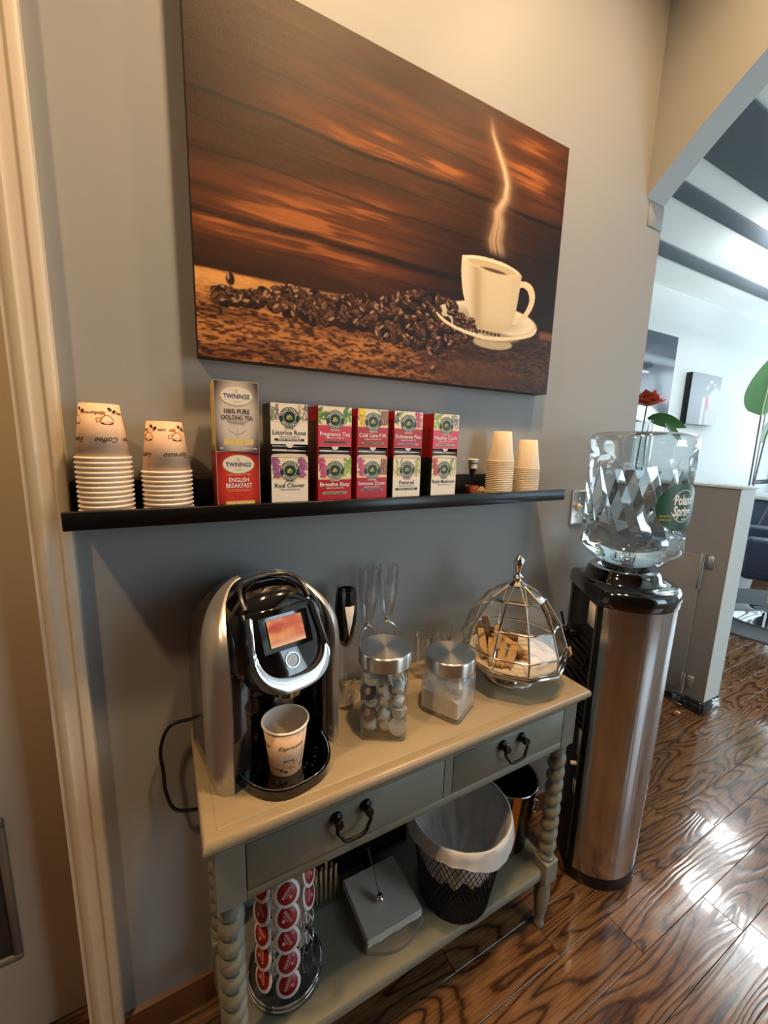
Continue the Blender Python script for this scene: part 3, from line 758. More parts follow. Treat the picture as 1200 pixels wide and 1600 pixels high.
red_side_m = pm('red box side', S(176, 32, 40), 0.4, var=0.1); dark_side_m = pm('dark green box side', S(28, 38, 30), 0.4, var=0.15); card_m = pm('box card edge', S(226, 210, 180), 0.6)
bagdark_m = pm('tea sachet dark foil', S(46, 38, 40), 0.3, metal=0.3); bagpale_m = pm('tea sachet pale edge', S(206, 196, 190), 0.4)
pinkband = S(202, 62, 84); redband = S(178, 26, 44)
herbs = [ # x, level, name lines, flora, band(main, strip), side, descriptor, slot open amount, strip text, extra
 (0.184, 1, 'Licorice Root', ('lav', 'lav'), None, dark_side_m, 'cream tea box reading Licorice Root, open at the bottom', 0.022, 'DIGESTION + RESPIRATORY HEALTH'),
 (0.184, 0, 'Red Clover', ('clover', 'clover'), None, dark_side_m, 'cream tea box reading Red Clover with purple clover flowers', 0.006, None),
 (0.279, 1, 'Pregnancy Tea', ('leaf', 'leaf'), (pinkband, S(74, 112, 58)), red_side_m, 'pink banded tea box reading Pregnancy Tea', 0.019, 'RASPBERRY LEAF'),
 (0.279, 0, 'Breathe Easy', ('pink', 'lime'), (redband, S(150, 186, 154)), red_side_m, 'red banded tea box reading Breathe Easy', 0.004, 'EUCALYPTUS MINT'),
 (0.366, 1, 'Cold Care P.M.', ('yel', 'cin'), (redband, S(150, 168, 112)), red_side_m, 'red banded tea box reading Cold Care P.M. with cinnamon sticks', 0.019, 'PEPPERMINT FLOWER'),
 (0.366, 0, 'Immune Zoom', ('pink', 'cin'), (redband, S(160, 140, 168)), red_side_m, 'red banded tea box reading Immune Zoom', 0.009, 'LEMON GINGER'),
 (0.455, 1, 'Echinacea Plus', ('dark', 'pink'), (redband, S(196, 176, 210)), red_side_m, 'red banded tea box reading Echinacea Plus', 0.019, 'ELDERBERRY'),
 (0.455, 0, 'Fennel', ('fennel', 'fennel'), None, dark_side_m, 'cream and lime tea box reading Fennel', 0.008, 'DIGESTIVE + SOOTHING'),
 (0.560, 1, 'Healthy Cycle', ('lime', 'lav'), (S(206, 74, 104), S(200, 216, 200)), red_side_m, 'pink banded tea box reading Healthy Cycle', 0.019, 'RASPBERRY LEAF'),
 (0.560, 0, 'Reishi Mushroom', ('red', 'fennel'), None, dark_side_m, 'cream tea box reading Reishi Mushroom', 0.006, None),
]
def open_box(bm, w, d, h, slot):
    """carton with an open dispensing slot at the bottom of the front; materials 0 side,1 top/edge,2 inside"""
    t = 0.0008
    box(bm, 0, t, 0, d, 0, h, mi=0); box(bm, w-t, w, 0, d, 0, h, mi=0); box(bm, t, w-t, d-t, d, 0, h, mi=0)
    box(bm, t, w-t, 0, d-t, 0, t, mi=1); box(bm, t, w-t, 0, d-t, h-t, h, mi=1)
    box(bm, t, w-t, 0, t, slot+0.003, h-t, mi=1); box(bm, t, w-t, 0, t, t, 0.003, mi=1)
for (x, lev, nm, flora, band, sidem, lab, slot, strip) in herbs:
    z = SZT + (lev*(BH+0.0006)) + 0.0004
    w = BW if x < 0.55 else 0.072
    t = thing('tea_box', lab, 'box', (x, -0.0985, z), (0, 0, random.uniform(-0.02, 0.02)), 'herbal tea boxes on the ledge')
    bm = BM(); open_box(bm, w, BD, BH, slot); obj('carton', bm, [sidem, card_m, blackmatte_m], t)
    seed = sum(ord(c) for c in nm)
    f0 = slot+0.003
    paint('front_print', w, BH-f0, 72, int(98*(BH-f0)/BH), herb_art(flora, band, seed, slot), print_m, t, y=-0.0003, z0=f0)
    bm = BM(); ring_text(bm, w/2, BH*0.745); obj('seal', bm, [emb_m, pale_ink_m, gold_ink_m, lime_ink_m], t, loc=(0, -0.0004, 0))
    bm = BM(); ik = 0 if band else 1
    text(bm, 'ORGANIC', w/2, BH*0.525, 0.0055, ik if band else 2, w=0.020)
    text(bm, nm, w/2, BH*0.425, 0.0118, ik, w=min(w*0.9, 0.0052*len(nm)+0.008))
    text(bm, 'Caffeine Free Herbal Tea', w/2, BH*0.372, 0.0042, ik if band else 2, w=w*0.55)
    sv = strip_v(slot)
    if strip: text(bm, strip, w/2, (BH-f0)*(sv+0.010)+f0, 0.0045, 1 if band else 0, w=w*0.62)
    if strip and not band: flat(bm, [(w*0.10, (BH-f0)*sv+f0), (w*0.90, (BH-f0)*sv+f0), (w*0.90, (BH-f0)*(sv+0.055)+f0), (w*0.10, (BH-f0)*(sv+0.055)+f0)], 0.0002, 1)
    obj('lettering', bm, [white_ink_m, black_ink_m, grey_ink_m], t, loc=(0, -0.0008, 0))
    if nm == 'Cold Care P.M.':
        bm = BM(); flat(bm, ell(w*0.14, BH*0.93, 0.0075, 0.0075, 20)); obj('yellow_sticker', bm, pm('yellow sticker', S(240, 214, 40), 0.5), t, loc=(0, -0.0009, 0))
    # tear notch and the sachets seen in the slot
    if slot > 0.007:
        bm = BM(); flat(bm, ell(w/2, f0, 0.0075, 0.007, 14, PI, 2*PI)); obj('notch_tab', bm, label_white_m, t, loc=(0, -0.0005, 0))
    for k in range(max(1, int(slot/0.0042))):
        zz = 0.0035+k*0.0042; bm = BM()
        A = []
        n = 10
        lowv = [bm.verts.new((0.003+(w-0.006)*i/n, 0.0015, zz+0.0012*math.sin(PI*i/n)*(1 if k % 2 else -0.6))) for i in range(n+1)]
        upv = [bm.verts.new((0.003+(w-0.006)*i/n, 0.0015, zz+0.0022+0.0012*math.sin(PI*i/n+0.4*k))) for i in range(n+1)]
        bl = [bm.verts.new((v.co.x, 0.045, v.co.z)) for v in lowv]; bu = [bm.verts.new((v.co.x, 0.045, v.co.z)) for v in upv]
        for i in range(n):
            bm.faces.new((lowv[i], lowv[i+1], upv[i+1], upv[i])).material_index = 1
            bm.faces.new((upv[i], upv[i+1], bu[i+1], bu[i])); bm.faces.new((lowv[i], bl[i], bl[i+1], lowv[i+1]))
        obj('sachet', bm, [bagdark_m, bagpale_m if k % 2 == 0 else bagdark_m], t)

# two branded cartons
def twin_art(main, edge, seed):
    def fn(U, V):
        a = Art(U, V, 0.077/0.123, main); n = vnoise(U, V, 5, 7, seed)
        e = np.maximum(np.abs(U-.5)*2, np.abs(V-.5)*2); d = np.hypot((U-.5)*1.6, (V-.5)*1.3)
        a.put(smooth(0.42, 1.0, d), edge); a.put(0.15*n, edge)
        for s in (-1, 1):   # tea sprig / tree drawing
            for k in range(5):
                a.ell(0.5+s*0.035*(k+1), 0.245+0.012*k, 0.030, 0.008, edge, s*0.5, 0.3)
        a.line(0.5, .20, 0.5, .33, 0.006, edge, 0.6)
        a.rect(0.19, 0.86, 0.095, 0.18, S(222, 200, 130)); 
        for x in (0.42, 0.64): a.rect(x-.004, x+.004, 0.10, 0.175, S(170, 140, 80))
        a.rect(-1, 0.008, -1, 2, S(206, 190, 168)); a.rect(0.992, 2, -1, 2, S(206, 190, 168)); a.rect(-1, 2, .994, 2, S(206, 190, 168))
        return a.c
    return fn
for (lev, main, edge, sidec, l1, l2, l3, ink, lab) in (
        (1, S(222, 210, 198), S(62, 52, 56), S(196, 160, 74), '100% PURE', 'OOLONG TEA', 'Delicate tea with notes of orchid', 1, 'grey tea carton reading 100% Pure Oolong Tea with oval crest'),
        (0, S(206, 62, 44), S(128, 22, 26), S(124, 24, 26), 'ENGLISH', 'BREAKFAST', 'Rich robust full-bodied black tea', 0, 'red tea carton reading English Breakfast with oval crest')):
    w, h = 0.077, (0.113 if lev == 0 else 0.125)
    t = thing('tea_carton', lab, 'box', (0.0855, -0.0985, SZT+0.0003+(0.1134 if lev else 0)), (0, 0, -0.015 if lev else 0.02))
    bm = BM(); box(bm, 0, w, 0, 0.068, 0, h, bev=0.0006); o = obj('carton', bm, [pm('carton side', sidec, 0.4, var=0.2, vscale=60)], t)
    if lev:
        bm = BM(); box(bm, -0.0004, 0.0, 0.008, 0.060, 0.012, h-0.026); obj('side_label', bm, pm('pale gold side label', S(214, 190, 110), 0.5, var=0.2, vscale=150, stretch=(1, 1, 8)), t)
    paint('front_print', w, h, 76, 122, twin_art(main, edge, lev+3), print_m, t, y=-0.0003)
    bm = BM(); ez = h*0.79
    flat(bm, ell(w/2, ez, 0.0285, 0.0175, 36), -0.0006, 2); flat(bm, ell(w/2, ez, 0.0270, 0.0163, 36), -0.0008, 1)
    obj('oval_crest', bm, [white_ink_m, label_white_m, gold_ink_m], t)
    bm = BM(); text(bm, 'TWININGS', w/2, ez-0.004, 0.0112, 1, w=0.045)
    text(bm, 'of London', w/2, ez-0.0105, 0.0042, 2, w=0.012, shear=0.3)
    flat(bm, ell(w/2, ez+0.0092, 0.0026, 0.003, 12), 0, 2)
    k = ink
    if lev:
        text(bm, l1, w/2, h*0.545, 0.0115, 1, w=0.044); text(bm, l2, w/2, h*0.455, 0.0118, 1, w=0.055)
        text(bm, l3, w/2, h*0.42, 0.0036, 1, w=0.034); text(bm, 'of the finest quality', w/2, h*0.395, 0.0036, 1, w=0.026)
        b2 = BM(); text(b2, '20', w*0.13, h*0.03, 0.0055, 0, w=0.006); obj('count_lettering', b2, white_ink_m, t, loc=(0, -0.0011, 0))
        b2 = BM(); text(b2, 'NET WT. 1.41 oz (40g)', w*0.78, h*0.03, 0.0045, 0, w=0.024); obj('weight_lettering', b2, white_ink_m, t, loc=(0, -0.0011, 0))
    else:
        text(bm, '100% PURE BLACK TEA', w/2, h*0.605, 0.0055, 3, w=0.042)
        text(bm, l1, w/2, h*0.50, 0.0115, 0, w=0.036); text(bm, l2, w/2, h*0.405, 0.0118, 0, w=0.047); text(bm, l3, w/2, h*0.365, 0.0036, 3, w=0.044); text(bm, 'with a bright flavour', w/2, h*0.34, 0.0036, 3, w=0.040)
    obj('lettering', bm, [white_ink_m, black_ink_m, gold_ink_m, pm('salmon ink', S(236, 150, 120), 0.5)], t, loc=(0, -0.0011, 0))

# ================================================================== MINIATURE POUR-OVER
t = thing('pour_over_ornament', 'miniature pour-over coffee ornament with orange cup and name tag', 'ornament', (0.722, -0.055, SZT+0.0003), (0, 0, 0.7))
bm = BM(); lathe(bm, [(0, 0), (0.030, 0), (0.031, 0.003), (0.029, 0.006), (0, 0.006)], 28); obj('base_disc', bm, black_m, t)
bm = BM(); tube(bm, bez([(-0.019, 0.004, 0.006), (-0.019, 0.004, 0.05), (-0.018, 0.004, 0.083), (-0.012, 0.003, 0.089), (0.0, 0, 0.089), (0.014, 0, 0.089), (0.026, -0.002, 0.088)], 6), 0.0014, 8)
tube(bm, [(0.012*math.cos(a*2*PI/20), 0.012*math.sin(a*2*PI/20), 0.089) for a in range(20)], 0.0013, 6, closed=True); obj('wire_stand', bm, black_m, t)
bm = BM(); lathe(bm, [(0.0135, 0.0965), (0.0145, 0.098), (0.0135, 0.0995), (0.0115, 0.097), (0.0105, 0.075), (0.0112, 0.075), (0.012, 0.090), (0.0135, 0.0965)], 20); obj('cloth_filter', bm, paper_m, t)
bm = BM(); lathe(bm, [(0.0108, 0.0765), (0.0078, 0.062), (0.0035, 0.052), (0.002, 0.050), (0.002, 0.025), (0, 0.025)], 16); obj('coffee_drip', bm, pm('coffee brown', S(40, 24, 16), 0.3), t)
bm = BM(); lathe(bm, [(0, 0.0065), (0.013, 0.0065), (0.0165, 0.016), (0.0178, 0.029), (0.0168, 0.029), (0.015, 0.016), (0.011, 0.009), (0, 0.009)], 24); tube(bm, bez([(0.016, -0.003, 0.026), (0.023, -0.005, 0.025), (0.022, -0.005, 0.015), (0.0155, -0.003, 0.013)], 5), 0.0016, 6); obj('orange_cup', bm, terracotta_m, t)
bm = BM(); prism(bm, [(-0.011, 0), (0.011, 0), (0.011, 0.012), (0.006, 0.0175), (0.004, 0.021), (-0.004, 0.021), (-0.006, 0.0175), (-0.011, 0.012)], -0.0008, 0.0008, M=Matrix.Translation((0.013, -0.0245, 0.0062)) @ Matrix.Rotation(-0.7-0.4, 4, 'Z'))
tg = obj('name_tag', bm, pm('craft tag', S(206, 160, 112), 0.6), t)
bm = BM(); text(bm, 'Inga', 0, 0.004, 0.011, 0, w=0.018, y=-0.0012, shear=0.1, M=Matrix.Translation((0.013, -0.0245, 0.0062)) @ Matrix.Rotation(-0.7-0.4, 4, 'Z')); obj('lettering', bm, ink_m, tg)

# ================================================================== LIGHT SWITCH
t = thing('light_switch', 'brushed metal light switch plate with toggle on the wall', 'switch', (1.238, 0, 1.172))
bm = BM(); moulded(bm, -0.037, 0.037, -0.06, 0.06, [(0, 0), (0, 0.004), (0.003, 0.0065), (0.006, 0.0065), (0.008, 0.0045)]); bmesh.ops.transform(bm, matrix=Matrix.Rotation(PI/2, 4, 'X'), verts=bm.verts); obj('plate', bm, pm('dull brushed plate', (0.42, 0.40, 0.37), 0.42, metal=0.8), t)
bm = BM(); box(bm, -0.006, 0.006, -0.008, -0.004, -0.012, 0.012, bev=0.0008); box(bm, -0.004, 0.004, -0.018, -0.006, 0.0, 0.008, bev=0.001); obj('toggle', bm, paper_m, t)
for z in (-0.03, 0.03):
    bm = BM(); lathe(bm, [(0, 0.0075), (0.003, 0.007), (0.0035, 0.0045)], 12, M=Matrix.Translation((0, 0, z)) @ Matrix.Rotation(PI/2, 4, 'X')); obj('screw', bm, steel_m, t)

# ================================================================== CANVAS PRINT
def canvas_art(U, V):
    asp = 0.923/0.628
    a = Art(U, V, asp, S(46, 26, 15))
    g1 = vnoise(U, V, 5, 26, 1, 4); g2 = vnoise(U, V, 5, 70, 2, 3); g3 = vnoise(U, V, 8, 5, 3, 4)
    # boards of the back wall: streaky grain with warm lit patches
    grain = 0.55*g1+0.45*g2
    lit = np.zeros_like(U)
    for (cx, cy, rx, ry, k) in ((0.47, 0.76, 0.20, 0.10, 0.95), (0.40, 0.70, 0.22, 0.07, 0.5), (0.86, 0.90, 0.13, 0.13, 0.85), (0.26, 0.48, 0.26, 0.09, 0.7), (0.40, 0.52, 0.14, 0.05, 0.5),
                                (0.15, 0.375, 0.20, 0.07, 0.95), (0.30, 0.36, 0.20, 0.05, 0.6), (0.62, 0.83, 0.12, 0.06, 0.35), (0.90, 0.78, 0.10, 0.06, 0.5)):
        lit += k*np.exp(-(((U-cx)/rx)**2+((V-cy)/ry)**2))
    lit = np.clip(lit*(0.30+1.05*smooth(0.28, 0.78, grain)), 0, 1.1)
    a.put(smooth(0.2, 0.9, grain)*0.35, S(84, 46, 24))
    a.put(np.clip(lit, 0, 1)*0.72, S(138, 74, 34)); a.put(smooth(0.55, 1.0, lit)*0.5, S(200, 120, 60))
    a.put(0.35*smooth(0.55, 0.75, g2)*smooth(0.15, 0.6, lit), S(70, 36, 18))
    # seams between boards
    for (v0, amp, w, k) in ((0.685, 0.012, 0.006, 0.9), (0.39, 0.012, 0.010, 0.85), (0.545, 0.010, 0.004, 0.6), (0.80, 0.01, 0.003, 0.4), (0.33, 0.008, 0.004, 0.5), (0.62, 0.01, 0.003, 0.45)):
        wob = v0+amp*(vnoise(U, V*0, 6, 2, int(v0*1000), 3)-0.5)*2; d = np.abs(V-wob); a.put(k*(1-smooth(w*0.5, w*1.8, d))*smooth(0.2, 0.5, vnoise(U, V*0, 9, 2, int(v0*777), 3)+0.2), S(20, 10, 6))
    # dark falloff of the photographed room to the left top and right (part of the print)
    a.put(0.55*(1-smooth(0.0, 0.22, U))*smooth(0.40, 0.75, V), S(22, 12, 8))
    a.put(0.65*smooth(0.40, 0.62, U)*(1-smooth(0.40, 0.66, V)), S(26, 14, 9)); a.put(0.75*smooth(0.80, 1.0, U)*(1-smooth(0.55, 0.85, V)), S(24, 15, 12))
    # table top in the print
    edge = 0.243+0.012*np.clip((U-0.25)/0.3, 0, 1)+0.003*(vnoise(U, V*0, 30, 2, 9, 3)-0.5)
    tm = 1-smooth(-0.004, 0.004, V-edge)
    t1 = vnoise(U, V, 90, 170, 11, 2); t2 = vnoise(U, V, 7, 46, 12, 4)
    base = np.ones(U.shape+(3,))*np.array(S(92, 54, 28)); 
    hl = np.clip(smooth(0.30, 0.75, t1)*(0.30+0.9*smooth(0.35, 0.65, t2)), 0, 0.85)[..., None]
    base = base*(1-hl)+np.array(S(196, 130, 72))*hl
    dk = (1-smooth(0.30, 0.45, 0.6*t1+0.4*t2))[..., None]*0.75; base = base*(1-dk)+np.array(S(40, 20, 10))*dk
    sh_ = np.clip(smooth(0.30, 0.62, U-(0.25-V)*0.5), 0, 1)[..., None]*0.86; base = base*(1-sh_)+np.array(S(30, 20, 16))*sh_
    wl_ = (np.exp(-((V-edge+0.02)/0.035)**2)*(1-smooth(0.05, 0.40, U)))[..., None]*0.75; base = base*(1-wl_)+np.array(S(236, 172, 96))*wl_
    bt = (1-smooth(0.0, 0.09, V))[..., None]*0.35; base = base*(1-bt)+np.array(S(50, 26, 14))*bt
    a.c = a.c*(1-tm[..., None])+base*tm[..., None]
    a.rect(0.945, 1.01, 0.235, 0.262, S(150, 96, 62), 0.55)
    a.ell(0.70, 0.06, 0.22, 0.05, S(120, 78, 46), 0, 0.35, 0.9)
    # bean heap: shadowed mound then single beans with a seam and a lit edge
    up = np.interp(U, [0.035, 0.055, 0.115, 0.168, 0.199, 0.254, 0.347, 0.414, 0.485, 0.513, 0.581, 0.634, 0.70], [0.19, 0.195, 0.204, 0.232, 0.243, 0.236, 0.252, 0.263, 0.297, 0.317, 0.318, 0.288, 0.22])
    lo = np.interp(U, [0.034, 0.046, 0.101, 0.154, 0.195, 0.254, 0.332, 0.417, 0.51, 0.59, 0.641, 0.70], [0.172, 0.157, 0.166, 0.170, 0.151, 0.145, 0.142, 0.138, 0.112, 0.119, 0.155, 0.205])
    hm = smooth(-0.012, 0.004, up-V-0.006)*smooth(-0.012, 0.004, V-lo-0.004)*(U > 0.03)*(U < 0.70)
    a.put(hm*0.93, S(18, 10, 8))
    rs = random.Random(3)
    # saucer behind the beans
    def saucer():
        a.ell(0.749, 0.262, 0.182*asp, 0.068, S(214, 196, 160), 0.03, 1, 0.03)
        a.ell(0.749, 0.270, 0.172*asp, 0.056, S(236, 222, 190), 0.03, 1, 0.06)
        a.ell(0.72, 0.262, 0.13*asp, 0.040, S(120, 100, 78), 0.03, 0.6, 0.5)
        a.ell(0.765, 0.180, 0.072*asp, 0.024, S(186, 168, 136), 0.03, 1, 0.08); a.ell(0.755, 0.205, 0.10*asp, 0.020, S(160, 140, 110), 0.03, 0.9, 0.2)
    saucer()
    beans = []
    for k in range(460):
        u = rs.uniform(0.035, 0.70); h = np.interp(u, [0.035, 0.055, 0.115, 0.168, 0.199, 0.254, 0.347, 0.414, 0.485, 0.513, 0.581, 0.634, 0.70], [0.19, 0.195, 0.204, 0.232, 0.243, 0.236, 0.252, 0.263, 0.297, 0.317, 0.318, 0.288, 0.22])
        l = np.interp(u, [0.034, 0.046, 0.101, 0.154, 0.195, 0.254, 0.332, 0.417, 0.51, 0.59, 0.641, 0.70], [0.172, 0.157, 0.166, 0.170, 0.151, 0.145, 0.142, 0.138, 0.112, 0.119, 0.155, 0.205])
        beans.append((u, rs.uniform(l, h)))
    beans += [(0.065, 0.229), (0.566, 0.049), (0.55, 0.10), (0.60, 0.10), (0.63, 0.118)]
    beans.sort(key=lambda b: -b[1])
    ny, nx = U.shape
    for (bu, bv) in beans:
        i0, i1 = max(0, int((bu-0.03)*nx)), min(nx, int((bu+0.03)*nx)+1); j0, j1 = max(0, int((bv-0.04)*ny)), min(ny, int((bv+0.04)*ny)+1)
        b = Art(U[j0:j1, i0:i1], V[j0:j1, i0:i1], asp, (0, 0, 0)); b.c = a.c[j0:j1, i0:i1].copy()
        rot = rs.uniform(-0.9, 0.9)+rs.choice((0, 0, PI/2)); s = rs.uniform(0.011, 0.016)
        tone = rs.choice((S(52, 30, 20), S(66, 40, 26), S(40, 22, 16), S(84, 54, 36)))
        b.ell(bu, bv-0.003, s*1.25, s*0.9, S(10, 6, 5), rot, 0.9); b.ell(bu, bv, s*1.15, s*0.80, tone, rot)
        q = rs.random()
        if q < 0.75: b.ell(bu-0.004*math.sin(rot), bv+0.005, s*0.7, s*0.30, S(190, 148, 112) if q < 0.3 else S(120, 84, 60), rot, 0.75, 0.4)
        if q > 0.5: b.line(bu-0.7*s*math.cos(rot)/asp, bv-0.7*s*math.sin(rot), bu+0.7*s*math.cos(rot)/asp, bv+0.7*s*math.sin(rot), 0.0016, S(16, 8, 6))
        a.c[j0:j1, i0:i1] = b.c
    # lip of the saucer in front of the beans
    def poly(pts, col, al=1.0):
        q = [Vector((x, y, 0)) for x, y in pts]; pts = [(v.x, v.y) for v in bez([q[-1]]+q+[q[0], q[1]], 4)[4:-4]] if len(q) > 10 else pts
        inside = np.zeros(U.shape, bool); n = len(pts)
        for i in range(n):
            (x0, y0), (x1, y1) = pts[i], pts[(i+1) % n]
            if y0 == y1: continue
            c = ((y0 > V) != (y1 > V)) & (U < (x1-x0)*(V-y0)/(y1-y0)+x0); inside ^= c
        a.put(inside.astype(float)*al, col); return inside
    lip = [(0.568, 0.256), (0.60, 0.232), (0.66, 0.212), (0.75, 0.204), (0.84, 0.220), (0.905, 0.246), (0.931, 0.272), (0.925, 0.248), (0.90, 0.228), (0.836, 0.205), (0.752, 0.189), (0.668, 0.197), (0.604, 0.218), (0.575, 0.240)]
    poly(lip, S(232, 218, 186))
    # handle then cup body
    hol = [(0.839, 0.432), (0.868, 0.445), (0.898, 0.436), (0.914, 0.395), (0.904, 0.341), (0.875, 0.293), (0.838, 0.268), (0.825, 0.285), (0.85, 0.297), (0.878, 0.327), (0.892, 0.376), (0.881, 0.412), (0.858, 0.420), (0.842, 0.401)]
    poly(hol, S(226, 210, 172))
    body = [(0.640, 0.469), (0.641, 0.404), (0.651, 0.338), (0.672, 0.278), (0.69, 0.246), (0.725, 0.226), (0.786, 0.226), (0.825, 0.259), (0.842, 0.32), (0.853, 0.441), (0.850, 0.468), (0.803, 0.488), (0.744, 0.494), (0.688, 0.489), (0.650, 0.478)]
    ins = poly(body, S(216, 200, 166))
    a.put(ins*0.55*(1-smooth(0.0, 0.045, U-0.640-(0.45-V)*0.08)), S(236, 224, 196)); a.put(ins*0.75*np.exp(-((U-0.690-(0.47-V)*0.06)/0.018)**2)*(V < 0.46), S(176, 152, 114))
    a.put(ins*0.35*smooth(0.80, 0.85, U), S(196, 176, 138)); a.put(ins*0.4*(1-smooth(0.225, 0.30, V)), S(186, 162, 124))
    a.ell(0.745, 0.467, 0.098*asp, 0.022, S(246, 234, 204), 0.0, 1, 0.05); a.ell(0.747, 0.464, 0.091*asp, 0.017, S(206, 184, 142), 0.0, 1, 0.12); a.ell(0.752, 0.452, 0.045*asp, 0.0065, S(70, 42, 24), 0, 0.9, 0.3)
    for k in range(16):
        bu, bv = rs.uniform(0.60, 0.70), rs.uniform(0.222, 0.262); a.ell(bu, bv, 0.012, 0.009, S(44, 26, 18), rs.uniform(-1, 1)); a.ell(bu, bv+0.004, 0.007, 0.003, S(170, 130, 96), rs.uniform(-.5, .5), 0.7)
    for k in range(7): a.ell(0.70+0.014*k, 0.216+0.002*math.sin(k), 0.008, 0.006, S(60, 38, 26))
    # steam: thin ribbons
    for (off, al, w) in ((0.0, 0.5, 0.0045), (0.018, 0.38, 0.0035), (-0.015, 0.35, 0.006), (0.03, 0.25, 0.010)):
        cx = np.interp(V, [0.50, 0.56, 0.626, 0.665, 0.72, 0.767, 0.808, 0.862, 0.914, 0.97], [0.755, 0.742, 0.752, 0.748, 0.772, 0.776, 0.766, 0.742, 0.718, 0.708])+off*np.clip((0.80-V)*3.2, 0.15, 1)
        fade = smooth(0.50, 0.54, V)*(1-smooth(0.82, 0.98, V)); a.put(al*fade*np.exp(-((U-cx)/w)**2), S(246, 214, 176)); a.put(0.25*al*fade*np.exp(-((U-cx)/(w*4))**2), S(220, 170, 120))
    # weave
    wv = 0.94+0.06*np.random.RandomState(4).rand(*U.shape); a.c = a.c*wv[..., None]
    return a.c
cv = thing('canvas_print', 'large canvas print of a steaming coffee cup with spilled beans', 'picture', (0.5305, 0, 1.522))
bm = BM(); box(bm, -0.4615, 0.4615, -0.0395, -0.001, 0, 0.628, bev=0.0015); obj('stretched_canvas', bm, pm('dark canvas edge', S(44, 30, 24), 0.6, var=0.3, vscale=25), cv)
paint('printed_face', 0.923, 0.628, 720, 490, canvas_art, canvas_m, cv, y=-0.0402, x0=-0.4615)

# ================================================================== COFFEE MACHINE
cm = thing('coffee_machine', 'black and silver single-serve coffee machine with touch screen', 'coffee maker', (0.158, -0.137, T), (0, 0, math.radians(12)))
def arch(hw, zt, zs, n=40, p=2.3):
    """half-superellipse arch outline from bottom right over the top to bottom left"""
    pts = [(hw, 0.0)]
    for i in range(n+1):
        a = PI*i/n; c, s = math.cos(a), math.sin(a)
        pts.append((hw*math.copysign(abs(c)**(2/p), c), zs+(zt-zs)*abs(s)**(2/p)))
    pts.append((-hw, 0.0)); return pts
def loft(bm, secs, mi=0, cap0=True, cap1=True, smooth_=True):
    rings = [[bm.verts.new((x, y, z)) for x, z in pts] for (y, pts) in secs]; n = len(rings[0])
    for A, B in zip(rings, rings[1:]):
        for i in range(n):
            f = bm.faces.new((A[i], A[(i+1) % n], B[(i+1) % n], B[i])); f.material_index = mi; f.smooth = smooth_ and i != n-1
    if cap0: bm.faces.new(rings[0]).material_index = mi
    if cap1: bm.faces.new(rings[-1][::-1]).material_index = mi
bm = BM()
# rear body: full arch; front of it slopes forward into the head
loft(bm, [(0.118, arch(0.102, 0.315, 0.20)), (0.108, arch(0.110, 0.328, 0.20)), (0.06, arch(0.113, 0.344, 0.20)), (0.0, arch(0.113, 0.350, 0.20)), (-0.020, arch(0.112, 0.350, 0.20))])
obj('body', bm, blackgloss_m, cm)
# upper body in front of the arch (between the silver shells, above the brewing recess)
bm = BM()
def upper(hw, zt, zb, p=2.4, n=28):
    pts = []
    for i in range(n+1):
        a = PI*i/n; c, s = math.cos(a), math.sin(a); pts.append((hw*math.copysign(abs(c)**(2/p), c), zb+0.06+(zt-zb-0.06)*abs(s)**(2/p)))
    m = 12
    for i in range(1, m):
        a = PI+PI*i/m; c, s = math.cos(a), math.sin(a); pts.append((hw*math.copysign(abs(c)**(2/3.2), c), zb+0.06-0.06*abs(s)**(2/3.2)))
    return pts
loft(bm, [(-0.015, upper(0.108, 0.350, 0.175)), (-0.045, upper(0.103, 0.346, 0.178)), (-0.066, upper(0.096, 0.332, 0.182)), (-0.078, upper(0.088, 0.312, 0.187)), (-0.084, upper(0.076, 0.296, 0.193))])
obj('upper_housing', bm, blackgloss_m, cm)
# silver shells left and right, following the arch and tapering out over the top
for s in (-1, 1):
    bm = BM(); path = []
    n = 34
    for i in range(n+1):
        t_ = i/n
        if t_ < 0.45: z = 0.21*t_/0.45; x = 0.1255; nx, nz = 1.0, 0.0
        else:
            a = (t_-0.45)/0.55*math.radians(76); p = 2.3
            x = 0.1255*math.cos(a)**(2/p); z = 0.21+0.143*math.sin(a)**(2/p)
            nx, nz = math.cos(a)**1.2, math.sin(a)**1.2; l = math.hypot(nx, nz); nx /= l; nz /= l
        path.append((x, z, nx, nz, t_))
    rings = []
    for (x, z, nx, nz, t_) in path:
        k = smooth(0.40, 1.0, np.array(t_)).item()
        th = 0.027*(1-k)+0.002*k
        yf = -0.090+0.115*k*k ; yb = -0.012+0.05*k
        if t_ < 0.06: yf += 0.0
        ch = 0.018*(1-k)+0.004
        sec = [(0.0, yb), (0.0, yf+ch), (-0.30*th, yf+ch*0.35), (-th*0.85, yf), (-th, yf+0.004), (-th, yb)]
        rings.append([bm.verts.new((s*(x+nx*d), y, z+nz*d)) for d, y in sec])
    m = 6
    for A, B in zip(rings, rings[1:]):
        for i in range(m):
            f = bm.faces.new((A[i], A[(i+1) % m], B[(i+1) % m], B[i])); f.smooth = True
    bm.faces.new(rings[0]); bm.faces.new(rings[-1][::-1])
    obj('side_shell', bm, silver_m, cm)
# smoked water reservoir behind the left shell
bm = BM(); loft(bm, [(0.108, arch(0.112, 0.300, 0.18)), (0.09, arch(0.1195, 0.330, 0.20)), (0.0, arch(0.1215, 0.346, 0.21)), (-0.014, arch(0.121, 0.345, 0.21))]); obj('reservoir_housing', bm, pm('smoked grey plastic', S(58, 52, 48), 0.2, coat=0.6), cm)
